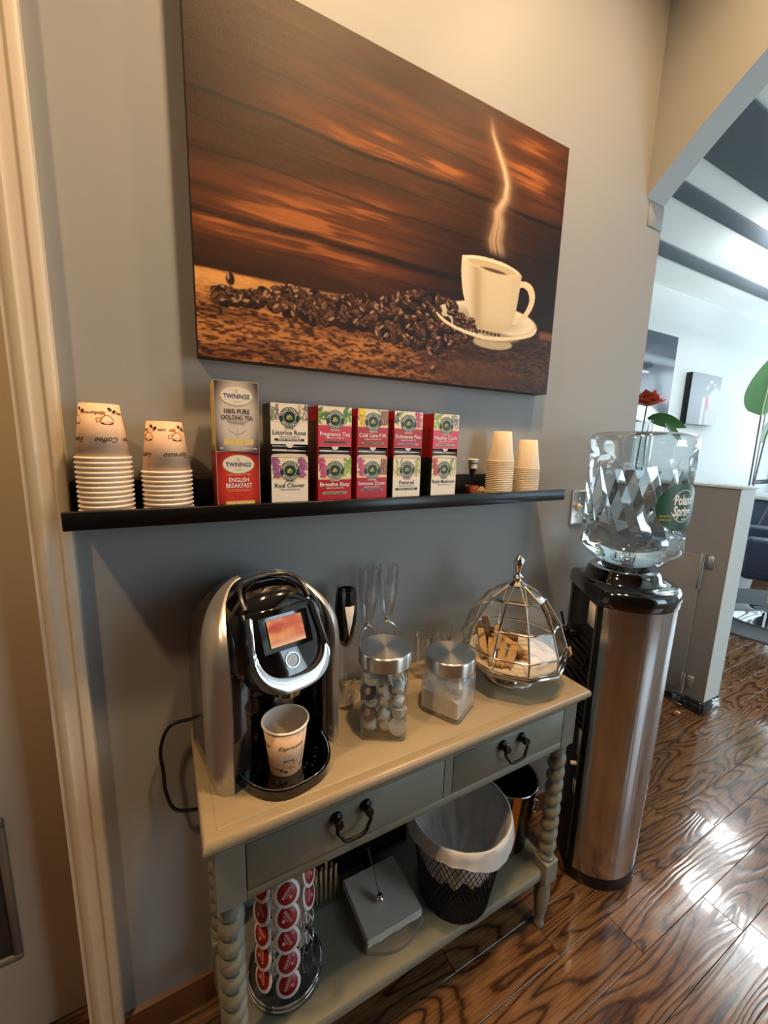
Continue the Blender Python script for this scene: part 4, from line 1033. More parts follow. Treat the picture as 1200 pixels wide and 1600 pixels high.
# columns beside the brewing recess, back of the recess
for x0, x1 in ((-0.099, -0.060), (0.085, 0.099)):
    bm = BM(); box(bm, x0, x1, -0.072, 0.0, 0.0, 0.215, bev=0.006, seg=3); obj('column', bm, pm('smoked plastic', S(34, 30, 28), 0.12, coat=1.0), cm)
bm = BM(); box(bm, -0.062, 0.087, -0.030, -0.015, 0.0, 0.19, bev=0.002); obj('recess_panel', bm, blackgloss_m, cm)
# drip tray: D-shaped base with a mirror plate and drain holes
def dshape(hw, yb, yf, n=28):
    pts = [(hw, yb)]
    for i in range(n+1):
        a = -PI*i/n; pts.append((hw*math.copysign(abs(math.cos(a))**0.75, math.cos(a)), yb*0.35+yf*0+(yf-yb*0.35)*abs(math.sin(a))**0.8))
    pts.append((-hw, yb)); return pts
def slab(bm, pts, z0, z1, mi=0):
    A = [bm.verts.new((x, y, z0)) for x, y in pts]; B = [bm.verts.new((x, y, z1)) for x, y in pts]; n = len(pts)
    bm.faces.new(A); bm.faces.new(B[::-1])
    for i in range(n):
        f = bm.faces.new((A[i], A[(i+1) % n], B[(i+1) % n], B[i])); f.smooth = True
bm = BM(); slab(bm, dshape(0.093, -0.03, -0.160), 0.0, 0.018); tr = obj('drip_tray', bm, blackgloss_m, cm)
bm = BM(); slab(bm, dshape(0.088, -0.03, -0.155), 0.018, 0.0195); obj('mirror_plate', bm, pm('dark mirror plate', (0.16, 0.15, 0.14), 0.05, metal=1.0), tr)
bm = BM(); P = dshape(0.0895, -0.03, -0.1565); tube(bm, [(x, y, 0.0192) for x, y in P[1:-1]], 0.0011, 6); obj('plate_rim', bm, chrome_m, tr)
holes = [(-0.035, -0.120), (-0.027, -0.128), (-0.019, -0.122), (-0.012, -0.131), (-0.006, -0.124), (0.0, -0.136), (0.0, -0.128), (0.001, -0.143), (0.012, -0.129), (0.020, -0.124), (0.026, -0.133), (0.034, -0.128), (0.040, -0.118), (-0.042, -0.128), (-0.014, -0.140), (0.046, -0.108), (0.054, -0.100)]
for hx, hy in holes:
    bm = BM(); lathe(bm, [(0, 0.0001), (random.uniform(0.0016, 0.0026), 0.0001)], 12, c=(hx, hy, 0.0196)); obj('drain_hole', bm, blackmatte_m, tr)
# brewing head: U-shaped tilted block with chrome bezel, screen and round badge
HT = Matrix.Translation((-0.006, -0.140, 0.198)) @ Matrix.Rotation(math.radians(-27), 4, 'X')
def ushape(hw, zt, zb, n=24, tw=0.90):
    pts = [(hw*tw, zt)]
    for i in range(n+1):
        a = -PI*i/n; c = math.cos(a); pts.append((hw*math.copysign(abs(c)**0.8, c), zb+0.062-0.062*abs(math.sin(a))**0.8))
    pts.append((-hw*tw, zt)); return pts
bm = BM(); prism(bm, ushape(0.071, 0.136, -0.006), 0.0, 0.080, smooth=True, bev=0.004, M=HT)
hd_ = obj('brew_head', bm, blackgloss_m, cm)
bm = BM(); oU = ushape(0.0735, 0.128, -0.009, 40); iU = ushape(0.0605, 0.128, 0.016, 40)
F = []
for (x, z), (x2, z2) in zip(oU, iU):
    xm, zm = (x+x2)/2, (z+z2)/2
    F.append([bm.verts.new(v) for v in ((x, 0.004, z), (x, -0.004, z), (xm, -0.008, zm), (x2, -0.004, z2), (x2, 0.004, z2))])
for A, B in zip(F, F[1:]):
    for i in range(5):
        f = bm.faces.new((A[i], A[(i+1) % 5], B[(i+1) % 5], B[i])); f.smooth = i in (1, 2)
bm.faces.new(F[0]); bm.faces.new(F[-1][::-1]); bmesh.ops.transform(bm, matrix=HT, verts=bm.verts)
obj('chrome_bezel', bm, chrome_m, hd_)
bm = BM(); moulded(bm, -0.046, 0.046, 0.062, 0.122, [(0, 0), (0, 0.003), (0.007, 0.001)]); bmesh.ops.transform(bm, matrix=HT @ Matrix.Rotation(PI/2, 4, 'X'), verts=bm.verts); obj('screen_surround', bm, blackgloss_m, hd_)
def screen_art(U, V):
    a = Art(U, V, 1.4, S(206, 150, 96)); n = vnoise(U, V, 3, 3, 8); a.put(smooth(0.3, 0.7, n), S(176, 88, 70)); a.put(1-smooth(0.0, 0.25, V), S(206, 164, 116)); a.ell(0.25, 0.7, 0.35, 0.2, S(160, 60, 52), 0.2, 0.8, 0.5); return a.c
so = paint('screen', 0.066, 0.046, 30, 22, screen_art, attr_mat('screen glass print', 0.1, 0.6), hd_, y=-0.0034, x0=-0.033, z0=0.070)
so.matrix_local = HT
bm = BM(); tube(bm, [(0.0125*math.cos(2*PI*i/24), -0.002, 0.042+0.0125*math.sin(2*PI*i/24)) for i in range(24)], 0.0009, 6, closed=True); bmesh.ops.transform(bm, matrix=HT, verts=bm.verts); bd = obj('badge_ring', bm, chrome_m, hd_)
bm = BM(); text(bm, 'KEURIG', 0, 0.0415, 0.0060, 0, w=0.0170, y=-0.0008); text(bm, '2.0', 0, 0.0345, 0.0050, 0, y=-0.0008); bmesh.ops.transform(bm, matrix=HT, verts=bm.verts); obj('lettering', bm, pale_ink_m, bd)
bm = BM(); lathe(bm, [(0, 0), (0.026, 0.0), (0.030, 0.012), (0.034, 0.02)], 24, c=(-0.004, -0.098, 0.165)); obj('nozzle', bm, blackgloss_m, hd_)
bm = BM(); hp = bez([(-0.066, -0.070, 0.322), (-0.064, -0.045, 0.343), (-0.048, -0.016, 0.352), (-0.004, -0.004, 0.354), (0.040, -0.016, 0.352), (0.054, -0.045, 0.343), (0.056, -0.070, 0.322)], 6)
tube(bm, hp, 0.0040, 10); obj('lift_handle', bm, pm('grey handle', S(70, 70, 72), 0.25, metal=0.6), hd_)
# power cord
bm = BM(); tube(bm, bez([(0.075, -0.028, 0.790), (0.03, -0.027, 0.784), (-0.018, -0.03, 0.782), (-0.038, -0.03, 0.735), (-0.036, -0.03, 0.68), (-0.034, -0.03, 0.63), (-0.018, -0.028, 0.579), (0.03, -0.02, 0.552), (0.12, -0.015, 0.53)], 8), 0.0036, 8)
tag(obj('power_cord', bm, black_m), 'black power cord hanging against the wall beside the table', 'cord')
# cup standing on the tray
QH, QR0, QR1 = 0.093, 0.0285, 0.0400
qb, qr = cup_meshes(QH, QR0, QR1, 'q'); qb.materials.append(cupprint_m)
bm = cup_print(QH, QR0, QR1, ['Coffee', 'Espresso', 'Latte', 'Cappuccino']); qp = bpy.data.meshes.new('printed_drawings'); bm.to_mesh(qp); bm.free(); qp.materials.append(ink_m); qp.materials.append(orange_ink_m)
t = thing('paper_cup', 'tan printed paper cup standing open on the coffee machine tray', 'cup', (0.168, -0.240, T+0.0202), (0, 0, -0.1))
inst('cup_wall', qb, t); inst('rim', qr, t); inst('printed_drawings', qp, t)
bm = BM(); lathe(bm, [(QR0-0.0004, 0.008), (QR1-0.0012, QH-0.001)], 40); obj('inner_lining', bm, cuprim_m, t)

# ================================================================== GLASS JARS
def sq_section(s, rr, n=6):
    pts = []
    for (cx, cy, a0) in ((s-rr, s-rr, 0), (-s+rr, s-rr, PI/2), (-s+rr, -s+rr, PI), (s-rr, -s+rr, 3*PI/2)):
        for i in range(n+1):
            a = a0+PI/2*i/n; pts.append((cx+rr*math.cos(a), cy+rr*math.sin(a)))
    return pts
def jar_mesh(s, h, lidr):
    bm = BM()
    def lay(levels):
        rings = [[bm.verts.new((x, y, z)) for x, y in sq_section(ss, min(rr, ss*0.999))] for (ss, rr, z) in levels]; n = len(rings[0])
        for A, B in zip(rings, rings[1:]):
            for i in range(n):
                f = bm.faces.new((A[i], A[(i+1) % n], B[(i+1) % n], B[i])); f.smooth = True
        return rings
    r = lay([(s-0.008, 0.012, 0.0), (s-0.002, 0.014, 0.002), (s, 0.014, 0.007), (s, 0.014, h-0.022), (s-0.002, 0.018, h-0.012), (s-0.006, 0.036, h-0.004), (lidr-0.005, lidr-0.005, h), (lidr-0.005, lidr-0.005, h+0.014)])
    bm.faces.new(r[0][::-1])
    r2 = lay([(s-0.0045, 0.011, 0.009), (s-0.0045, 0.011, h-0.024), (s-0.009, 0.034, h-0.007), (lidr-0.009, lidr-0.009, h), (lidr-0.009, lidr-0.009, h+0.014)])
    bm.faces.new(r2[0])
    return bm
def jar(loc, rz, s, h, lidr, lab, gm=None):
    t = thing('glass_jar', lab, 'jar', loc, (0, 0, rz))
    obj('glass_body', jar_mesh(s, h, lidr), gm or jar_m, t, normals=False)
    bm = BM(); lathe(bm, [(0, h+0.006), (lidr-0.002, h+0.006), (lidr-0.0015, h+0.004), (lidr, h+0.004), (lidr, h+0.030), (lidr-0.0012, h+0.0332), (lidr-0.0035, h+0.0345), (lidr-0.0036, h+0.0345), (0.004, h+0.0345), (0, h+0.0345)], 96)
    for f in bm.faces:
        if len({round(v.co.z, 4) for v in f.verts}) == 1: f.smooth = False
    obj('steel_lid', bm, lid_m, t)
    return t
J1 = (0.391, -0.203, T); J2 = (0.557, -0.213, T)
jar(J1, math.radians(-30), 0.049, 0.152, 0.057, 'square glass jar with steel lid holding creamer cups')
jar(J2, math.radians(27), 0.050, 0.104, 0.0575, 'square glass jar with steel lid half full of sugar', dusty_m)
# sugar heap
bm = BM(); n = 20; ss = 0.0446; g = {}
for i in range(n+1):
    for j in range(n+1):
        x = -ss+2*ss*i/n; y = -ss+2*ss*j/n
        z = 0.046-0.20*(x*0.75-y*0.55)+0.0025*math.sin(x*70+1)*math.sin(y*60)-0.004*math.exp(-((x-0.01)**2+y*y)/0.0004)
        g[i, j] = bm.verts.new((x, y, max(0.02, z)))
for i in range(n):
    for j in range(n):
        f = bm.faces.new((g[i, j], g[i+1, j], g[i+1, j+1], g[i, j+1])); f.smooth = True
rim_ = [g[i, 0] for i in range(n+1)]+[g[n, j] for j in range(1, n+1)]+[g[i, n] for i in range(n-1, -1, -1)]+[g[0, j] for j in range(n-1, 0, -1)]
lowr = [bm.verts.new((v.co.x, v.co.y, 0.0098)) for v in rim_]
for i in range(len(rim_)):
    j = (i+1) % len(rim_); bm.faces.new((rim_[i], lowr[i], lowr[j], rim_[j]))
bm.faces.new(lowr)
o = obj('sugar', bm, sugar_m, loc=J2, rot=(0, 0, math.radians(27))); o['kind'] = 'stuff'; tag(o, 'white sugar heaped inside the shorter square jar', 'sugar')
# creamer cups
bm = BM(); lathe(bm, [(0, 0), (0.0105, 0), (0.0125, 0.003), (0.0148, 0.0165), (0.0150, 0.019), (0, 0.019)], 20); crb = bpy.data.meshes.new('tub'); bmesh.ops.recalc_face_normals(bm, faces=bm.faces[:]); bm.to_mesh(crb); bm.free(); crb.materials.append(podwhite_m)
def foil(mat):
    bm = BM(); pts = ell(0, 0, 0.0182, 0.0182, 24); pts[0] = (0.0235, 0.0)
    slab(bm, pts, 0.0192, 0.0199); me = bpy.data.meshes.new('foil_lid'); bmesh.ops.recalc_face_normals(bm, faces=bm.faces[:]); bm.to_mesh(me); bm.free(); me.materials.append(mat); return me
f_blue = foil(foilblue_m); f_white = foil(pm('white foil', S(222, 216, 210), 0.35, metal=0.2))
bm = BM(); slab(bm, ell(0, 0, 0.0075, 0.006, 16), 0.0200, 0.0203); f_em = bpy.data.meshes.new('foil_emblem'); bm.to_mesh(f_em); bm.free(); f_em.materials.append(pm('pink emblem', S(196, 150, 150), 0.5))
cam_dir = math.atan2(-0.9-J1[1], 0-J1[0])
rs = random.Random(21)
lay_out = []   # (u right along jar face, v up, depth from face, orientation)
spots = [(-0.027, 0.012, 0.0, 'down'), (0.004, 0.012, 0.003, 'side'), (0.030, 0.012, 0.0, 'face'), (-0.030, 0.037, 0.004, 'blue'), (0.002, 0.036, 0.002, 'side'), (0.031, 0.041, 0.003, 'up'),
         (-0.027, 0.063, 0.005, 'up'), (0.004, 0.062, 0.004, 'down'), (0.030, 0.068, 0.004, 'side'), (-0.030, 0.086, 0.003, 'blue'), (0.002, 0.088, 0.006, 'white'), (0.028, 0.094, 0.004, 'down'), (-0.028, 0.111, 0.004, 'up'), (0.003, 0.113, 0.006, 'side'),
         (-0.025, 0.02, 0.042, 'up'), (0.018, 0.02, 0.042, 'down'), (-0.02, 0.055, 0.042, 'side'), (0.02, 0.055, 0.044, 'up'), (0.0, 0.09, 0.044, 'down')]
fx = Vector((math.cos(math.radians(-30)), math.sin(math.radians(-30)), 0)); fin = Vector((-fx.y, fx.x, 0))
names = {'down': 'white creamer cup lying bottom out', 'side': 'white creamer cup lying on its side', 'face': 'white creamer cup with its pale lid facing out', 'blue': 'creamer cup with a slate blue foil lid', 'up': 'white creamer cup tipped upright', 'white': 'creamer cup with a tilted pale foil lid'}
lev_name = lambda v: 'at the jar bottom' if v < 0.025 else ('low in the jar' if v < 0.05 else ('midway up the jar' if v < 0.08 else 'near the jar top'))
for i, (u, v, d, k) in enumerate(spots):
    base = Vector(J1)+fx*u+fin*(-0.049+0.0235+d)+Vector((0, 0, 0.010+v))
    zax = {'down': fin*0.8+Vector((0, 0, 0.5)), 'side': fx*rs.choice((-1, 1))+Vector((0, 0, 0.45)), 'face': -fin+Vector((0, 0, 0.4)), 'blue': -fin*0.8-fx*0.3+Vector((0, 0, 0.5)), 'up': Vector((0.2, 0.1, 1)), 'white': -fin*0.6+fx*0.8+Vector((0, 0, 0.3))}[k].normalized()
    q = zax.to_track_quat('Z', 'X'); loc = base - zax*0.0095
    back = d > 0.03
    t = thing('creamer_cup', names[k]+' '+lev_name(v)+(', behind the others' if back else ''), 'creamer', loc, q.to_euler(), 'creamer cups in the square jar')
    inst('tub', crb, t); inst('foil_lid', f_blue if k == 'blue' else f_white, t, rot=(0, 0, rs.uniform(0, 6)))
    if k == 'blue': inst('foil_emblem', f_em, t)

# ================================================================== GLASSES
def flute(loc, lab):
    t = thing('champagne_flute', lab, 'glass', loc, group='ring-stemmed flutes behind the jars')
    bm = BM(); pr = [(0, 0.172), (0.006, 0.174), (0.012, 0.182), (0.0195, 0.215), (0.0235, 0.255), (0.0245, 0.285), (0.0232, 0.312)]
    lathe(bm, pr+[(0.0222, 0.312), (0.0235, 0.285), (0.0225, 0.255), (0.0185, 0.216), (0.011, 0.185), (0, 0.178)], 32); obj('bowl', bm, clear_m, t)
    bm = BM(); ang_ = random.uniform(-.3, .3)
    tube(bm, [(0.024*math.cos(2*PI*i/32)*math.cos(ang_), 0.024*math.cos(2*PI*i/32)*math.sin(ang_), 0.137+0.026*math.sin(2*PI*i/32)) for i in range(32)], 0.0026, 8, closed=True); obj('ring_stem', bm, chrome_m, t)
    bm = BM(); lathe(bm, [(0, 0.161), (0.006, 0.163), (0.009, 0.168), (0.0055, 0.1725), (0, 0.174)], 16); obj('collar', bm, nickel_m, t)
    bm = BM(); lathe(bm, [(0, 0), (0.0265, 0), (0.0265, 0.002), (0.008, 0.006), (0.004, 0.02), (0.0035, 0.111), (0, 0.112)], 28); obj('foot', bm, clear_m, t)
flute((0.418, -0.062, T), 'clear flute with a ring stem, next to the tuxedo glass'); flute((0.474, -0.058, T), 'clear flute with a ring stem, farther from the coffee machine')
# tuxedo glass: black painted bowl with a white shirt front
t = thing('tuxedo_glass', 'black flute painted as a tuxedo with white shirt front', 'glass', (0.356, -0.072, T))
tp = [(0.004, 0.130), (0.012, 0.137), (0.020, 0.160), (0.0255, 0.195), (0.0265, 0.225), (0.0245, 0.255), (0.0225, 0.272)]
bm = BM(); lathe(bm, [(0, 0.129)]+tp+[(0.0215, 0.272), (0.0235, 0.255), (0.025, 0.22), (0, 0.20)], 32); bw_ = obj('bowl', bm, blackgloss_m, t)
def tpr(h): return float(np.interp(h, [p[1] for p in tp], [p[0] for p in tp]))+0.0010
az = math.atan2(-0.9+0.072, -0.356)+0.35
def fnt(s, h): r = tpr(h); a = az+s/0.026; return (r*math.cos(a), r*math.sin(a), h)
bm = BM(); rows = 12
L_ = [(-0.0115*(i/rows)**0.9, 0.165+0.075*i/rows) for i in range(rows+1)]
for i in range(rows):
    a0, a1 = L_[i], L_[i+1]
    for f0, f1 in ((-1, 0), (0, 1)): flat(bm, [(f0*-a0[0], a0[1]), (f1*-a0[0], a0[1]), (f1*-a1[0], a1[1]), (f0*-a1[0], a1[1])] if i else [(0, a0[1]), (f1*-a1[0], a1[1]), (f0*-a1[0], a1[1])], fn=fnt)
obj('shirt_front', bm, paper_m, t)
bm = BM(); lathe(bm, [(0.021, 0.272), (0.0225, 0.272), (0.0218, 0.281), (0.0208, 0.281)], 32); obj('clear_rim', bm, clear_m, t)
bm = BM(); lathe(bm, [(0, 0), (0.032, 0), (0.032, 0.0015), (0.008, 0.006), (0.004, 0.02), (0.0038, 0.126), (0.006, 0.131), (0, 0.131)], 28); obj('stem', bm, clear_m, t)
def tumbler(name, loc, r0, r1, h, lab, base=0.012, motif=False):
    t = thing(name, lab, 'glass', loc)
    bm = BM(); lathe(bm, [(0, 0), (r0, 0), (r0+0.0005, 0.002), (r1, h), (r1-0.0014, h), (r0-0.0015, base), (0, base)], 32); obj('glass_wall', bm, clear_m, t)
    bm = BM(); tube(bm, [((r1-0.0007)*math.cos(2*PI*i/32), (r1-0.0007)*math.sin(2*PI*i/32), h) for i in range(32)], 0.001, 6, closed=True); obj('lip', bm, clear_m, t)
    if motif:
        a0 = math.atan2(-0.9-loc[1], -loc[0])+0.15
        def fn(s, z): r = r0+(r1-r0)*z/h+0.0004; a = a0+s/r; return (r*math.cos(a), r*math.sin(a), z)
        bm = BM(); flat(bm, ell(-0.002, 0.026, 0.006, 0.011, 16, rot=0.3), 0, 0, fn=fn); flat(bm, ell(0.004, 0.036, 0.004, 0.005, 12), 0, 0, fn=fn); flat(bm, ell(0.007, 0.034, 0.004, 0.004, 12), 0, 1, fn=fn)
        obj('painted_motif', bm, [label_white_m, pm('red glass paint', S(160, 30, 30), 0.4)], t)
tumbler('shot_glass', (0.345, -0.105, T), 0.0185, 0.0225, 0.072, 'shot glass with a red and white motif beside the coffee machine', 0.018, True)
tumbler('tall_shot_glass', (0.50, -0.085, T), 0.017, 0.021, 0.095, 'slim clear glass just behind the gap between both jars')
tumbler('tall_shot_glass', (0.575, -0.075, T), 0.021, 0.027, 0.115, 'clear glass tumbler behind the sugar jar lid')
tumbler('tall_shot_glass', (0.648, -0.06, T), 0.021, 0.027, 0.118, 'clear glass tumbler between the sugar jar and glass dome')

# ================================================================== CAKE STAND, DOME, BISCUITS
DC = Vector((0.785, -0.182, T))
t = thing('cake_stand', 'polished metal pedestal cake stand with faceted rim', 'cake stand', DC)
NS = 10
def ngon(r, z, off=PI/NS+0.13): return [(r*math.cos(2*PI*i/NS+off), r*math.sin(2*PI*i/NS+off), z) for i in range(NS)]
def ngon_loft(bm, levels, mi=0, close=True):
    R = [[bm.verts.new(p) for p in ngon(r, z)] for r, z in levels]
    for A, B in zip(R, R[1:]):
        for i in range(NS): bm.faces.new((A[i], A[(i+1) % NS], B[(i+1) % NS], B[i])).material_index = mi
    if close: bm.faces.new(R[0][::-1]); bm.faces.new(R[-1])
bm = BM(); ngon_loft(bm, [(0.112, 0.050), (0.134, 0.060), (0.138, 0.067), (0.136, 0.070), (0.131, 0.069)]); obj('plate', bm, nickel_m, t)
bm = BM(); lathe(bm, [(0, 0.0), (0.060, 0.0), (0.062, 0.003), (0.058, 0.007), (0.040, 0.012), (0.020, 0.022), (0.016, 0.032), (0.020, 0.044), (0.032, 0.051), (0, 0.051)], 40); obj('foot', bm, chrome_m, t)
bm = BM(); lathe(bm, [(0, 0.0015), (0.118, 0.0015), (0.118, 0.0), (0, 0.0)], 40, c=(0, 0, 0.0702)); obj('paper_doily', bm, doily_m, t)
PZ = T+0.0722
dm = thing('glass_dome', 'faceted glass dome with metal bars and pointed finial', 'dome', (DC.x, DC.y, T+0.0702))
tiers = [(0.131, 0.004), (0.132, 0.038), (0.111, 0.098), (0.071, 0.158), (0.023, 0.188)]
bm = BM()
for r, z in tiers: tube(bm, ngon(r, z), 0.0027, 6, closed=True)
for i in range(NS):
    P = [Vector(ngon(r, z)[i]) for r, z in tiers]
    for A, B in zip(P, P[1:]): tube(bm, [A, B], 0.0027, 6)
obj('bar_frame', bm, nickel_m, dm)
for (ra, za_), (rb, zb_) in zip(tiers, tiers[1:]):
    off = PI/NS+0.13; b = BM(); th = 0.0016
    A = [(ra*math.cos(off), ra*math.sin(off), za_), (ra*math.cos(off+2*PI/NS), ra*math.sin(off+2*PI/NS), za_), (rb*math.cos(off+2*PI/NS), rb*math.sin(off+2*PI/NS), zb_), (rb*math.cos(off), rb*math.sin(off), zb_)]
    vs = [Vector(p) for p in A]; nrm = (vs[1]-vs[0]).cross(vs[3]-vs[0]).normalized()
    o_ = [b.verts.new(v+nrm*th/2) for v in vs]; i_ = [b.verts.new(v-nrm*th/2) for v in vs]
    b.faces.new(o_); b.faces.new(i_[::-1])
    for k in range(4): b.faces.new((o_[k], i_[k], i_[(k+1) % 4], o_[(k+1) % 4]))
    me = bpy.data.meshes.new('pane'); bmesh.ops.recalc_face_normals(b, faces=b.faces[:]); b.to_mesh(me); b.free(); me.materials.append(pane_m)
    for k in range(NS): inst('pane', me, dm, rot=(0, 0, 2*PI*k/NS))
bm = BM(); lathe(bm, [(0, 0.186), (0.026, 0.186), (0.026, 0.190), (0.016, 0.196), (0.010, 0.200), (0.013, 0.206), (0.014, 0.209), (0.009, 0.214), (0.007, 0.221), (0.011, 0.232), (0.0145, 0.243), (0.0125, 0.254), (0.006, 0.263), (0, 0.268)], 28); obj('finial', bm, nickel_m, dm)
# bone / figure shaped dog biscuits
def biscuit_mesh(L, W, th, mat):
    pts = []
    n = 40
    for i in range(n):
        a = 2*PI*i/n; c, s = math.cos(a), math.sin(a)
        x = L/2*c; w = W/2*(0.62+0.38*abs(c)**3)
        notch = 0.10*L*math.exp(-((s)/0.22)**2)*(1 if c > 0 else 0.4)
        pts.append((x-math.copysign(notch, c)*1.0, w*math.copysign(abs(s)**0.7, s)))
    bm = BM()
    lv = [(-th/2, 0.90), (-th/2*0.6, 1.0), (th/2*0.6, 1.0), (th/2, 0.88)]
    R = [[bm.verts.new((x*k, y*k, z)) for x, y in pts] for z, k in lv]
    for A, B in zip(R, R[1:]):
        for i in range(n):
            f = bm.faces.new((A[i], A[(i+1) % n], B[(i+1) % n], B[i])); f.smooth = True
    bm.faces.new(R[0][::-1]); bm.faces.new(R[-1])
    me = bpy.data.meshes.new('dog_biscuit'); bm.to_mesh(me); bm.free(); me.materials.append(mat); return me
bl_ = biscuit_mesh(0.086, 0.031, 0.012, biscuit_m); bd_ = biscuit_mesh(0.080, 0.030, 0.012, biscuit_dark_m); bs_ = biscuit_mesh(0.050, 0.028, 0.011, biscuit_m)
# lie as a leaning row on the left half plus two small ones beside (offsets from stand centre)
uR = Vector((0.674, -0.738, 0)); uF = Vector((-0.738, -0.674, 0))    # right and toward the viewer seen from the room
def put(me, r_, f_, z, tilt, az, lab, flip=0):
    p = DC+uR*r_+uF*f_; o = inst('dog_biscuit', me, None, (p.x, p.y, PZ+z), (flip, tilt, az)); tag(o, lab, 'biscuit', 'dog biscuits under the glass dome')
FA = math.atan2(uF.y, uF.x)
put(bl_, -0.046, 0.066, 0.022, 0.50, FA+0.15, 'golden dog biscuit leaning in the front row, next to the sugar jar side')
put(bl_, -0.022, 0.066, 0.020, 0.45, FA-0.05, 'golden dog biscuit in the middle of the leaning front row')
put(bl_, 0.002, 0.062, 0.021, 0.48, FA-0.20, 'golden dog biscuit at the open end of the front row')
put(bl_, -0.072, 0.045, 0.030, 0.70, FA+0.35, 'golden dog biscuit propped against the glass facing the sugar jar')
put(bd_, -0.080, 0.010, 0.036, 0.85, FA+0.6, 'dark brown dog biscuit standing steeply by the glass')
put(bd_, -0.066, -0.020, 0.038, 0.9, FA+0.5, 'dark brown dog biscuit behind the steep one by the glass')
put(bd_, -0.050, 0.012, 0.030, 0.3, FA+1.2, 'dark brown dog biscuit lying across the back of the row')
put(bd_, -0.022, 0.000, 0.044, 0.2, FA+1.5, 'dark brown dog biscuit on top of the heap')
put(bl_, -0.036, 0.030, 0.046, 0.55, FA+0.1, 'golden dog biscuit resting on top of the front row')
put(bl_, -0.006, 0.025, 0.034, 0.25, FA+1.0, 'golden dog biscuit lying crosswise above the open end')
put(bs_, 0.020, 0.022, 0.017, 0.15, FA+1.3, 'small golden biscuit upper one of the pair on the bare doily')
put(bs_, 0.024, 0.026, 0.0055, 0.0, FA+1.1, 'small golden biscuit lower one of the pair on the bare doily')

# ================================================================== LOWER SHELF THINGS
Z2 = ZS+0.0005
# ---- pod carousel
PC = Vector((0.178, -0.168, Z2))
ca = thing('pod_carousel', 'round chrome wire carousel for coffee pods on the lower shelf', 'rack', PC)
bm = BM(); lathe(bm, [(0, 0), (0.078, 0), (0.081, 0.003), (0.081, 0.008), (0.078, 0.010), (0.070, 0.006), (0, 0.005)], 48); obj('base', bm, pm('grey base plate', S(120, 120, 116), 0.2, metal=0.8), ca)
bm = BM()
for rr, zz in ((0.081, 0.012), (0.079, 0.020)): tube(bm, [(rr*math.cos(2*PI*i/48), rr*math.sin(2*PI*i/48), zz) for i in range(48)], 0.0018, 6, closed=True)
obj('base_ring', bm, chrome_m, ca)
bm = BM(); tube(bm, [(0, 0, 0.006), (0, 0, 0.35)], 0.004, 10); ball(bm, (0, 0, 0.355), 0.009); obj('centre_post', bm, chrome_m, ca)
colaz = [math.radians(262+60*k) for k in range(6)]
rowz = [0.036+0.0575*k for k in range(5)]
rings_ = {}
for k, a in enumerate(colaz):
    for j, z in enumerate(rowz):
        bm = BM(); u = Vector((-math.sin(a), math.cos(a), 0)); o_ = Vector((math.cos(a), math.sin(a), 0))
        c = o_*0.053+Vector((0, 0, z+0.004)); ax = (o_*0.92+Vector((0, 0, 0.38))).normalized(); v_ = ax.cross(u)
        tube(bm, [c+(u*math.cos(2*PI*i/20)+v_*math.sin(2*PI*i/20))*0.0232 for i in range(20)], 0.0012, 6, closed=True)
        obj('wire_loop', bm, chrome_m, ca)
    bm = BM(); u = Vector((-math.sin(a), math.cos(a), 0)); o_ = Vector((math.cos(a), math.sin(a), 0))
    for s_ in (-1, 1): tube(bm, [o_*0.045+u*0.0245*s_+Vector((0, 0, 0.008)), o_*0.045+u*0.0245*s_+Vector((0, 0, 0.325))], 0.0012, 6)
    obj('upright_pair', bm, chrome_m, ca)
# pods
bm = BM(); lathe(bm, [(0, -0.028), (0.0110, -0.028), (0.0125, -0.026), (0.0222, -0.004), (0.0222, -0.002), (0.0255, -0.002), (0.0258, -0.0005), (0.0252, 0.0006), (0, 0.0006)], 28)
podb = bpy.data.meshes.new('pod_cup'); bmesh.ops.recalc_face_normals(bm, faces=bm.faces[:]); bm.to_mesh(podb); bm.free(); podb.materials.append(podwhite_m)
bm = BM(); lathe(bm, [(0, 0.0012), (0.0195, 0.0012), (0.0198, 0.0006)], 28)
podl = bpy.data.meshes.new('foil_lid'); bm.to_mesh(podl); bm.free(); podl.materials.append(podred_m)
bm = BM(); RX = Matrix.Rotation(-PI/2, 4, 'X')
for k in range(6): flat(bm, [(-0.012+0.0042*k, -0.001), (-0.0090+0.0042*k, -0.001), (-0.0090+0.0042*k, 0.0045), (-0.012+0.0042*k, 0.0045)])
flat(bm, ell(0, -0.0095, 0.0034, 0.0034, 14), 0, 0); flat(bm, [(-0.008, -0.0045), (0.008, -0.0045), (0.008, -0.0032), (-0.008, -0.0032)]); bmesh.ops.transform(bm, matrix=Matrix.Translation((0, 0, 0.0016)) @ RX, verts=bm.verts)
podt = bpy.data.meshes.new('lid_mark'); bm.to_mesh(podt); bm.free(); podt.materials.append(pm('faded pink ink', S(206, 150, 146), 0.5))
rs = random.Random(2)
colname = ['in the column facing the room', 'in the column beside the napkin holder', 'in the wallward column toward the napkin holder', 'in the column facing the wall', 'in the wallward column toward the door', 'in the column beside the front table leg']
rown = ['lowest', 'second lowest', 'middle', 'second highest', 'top']
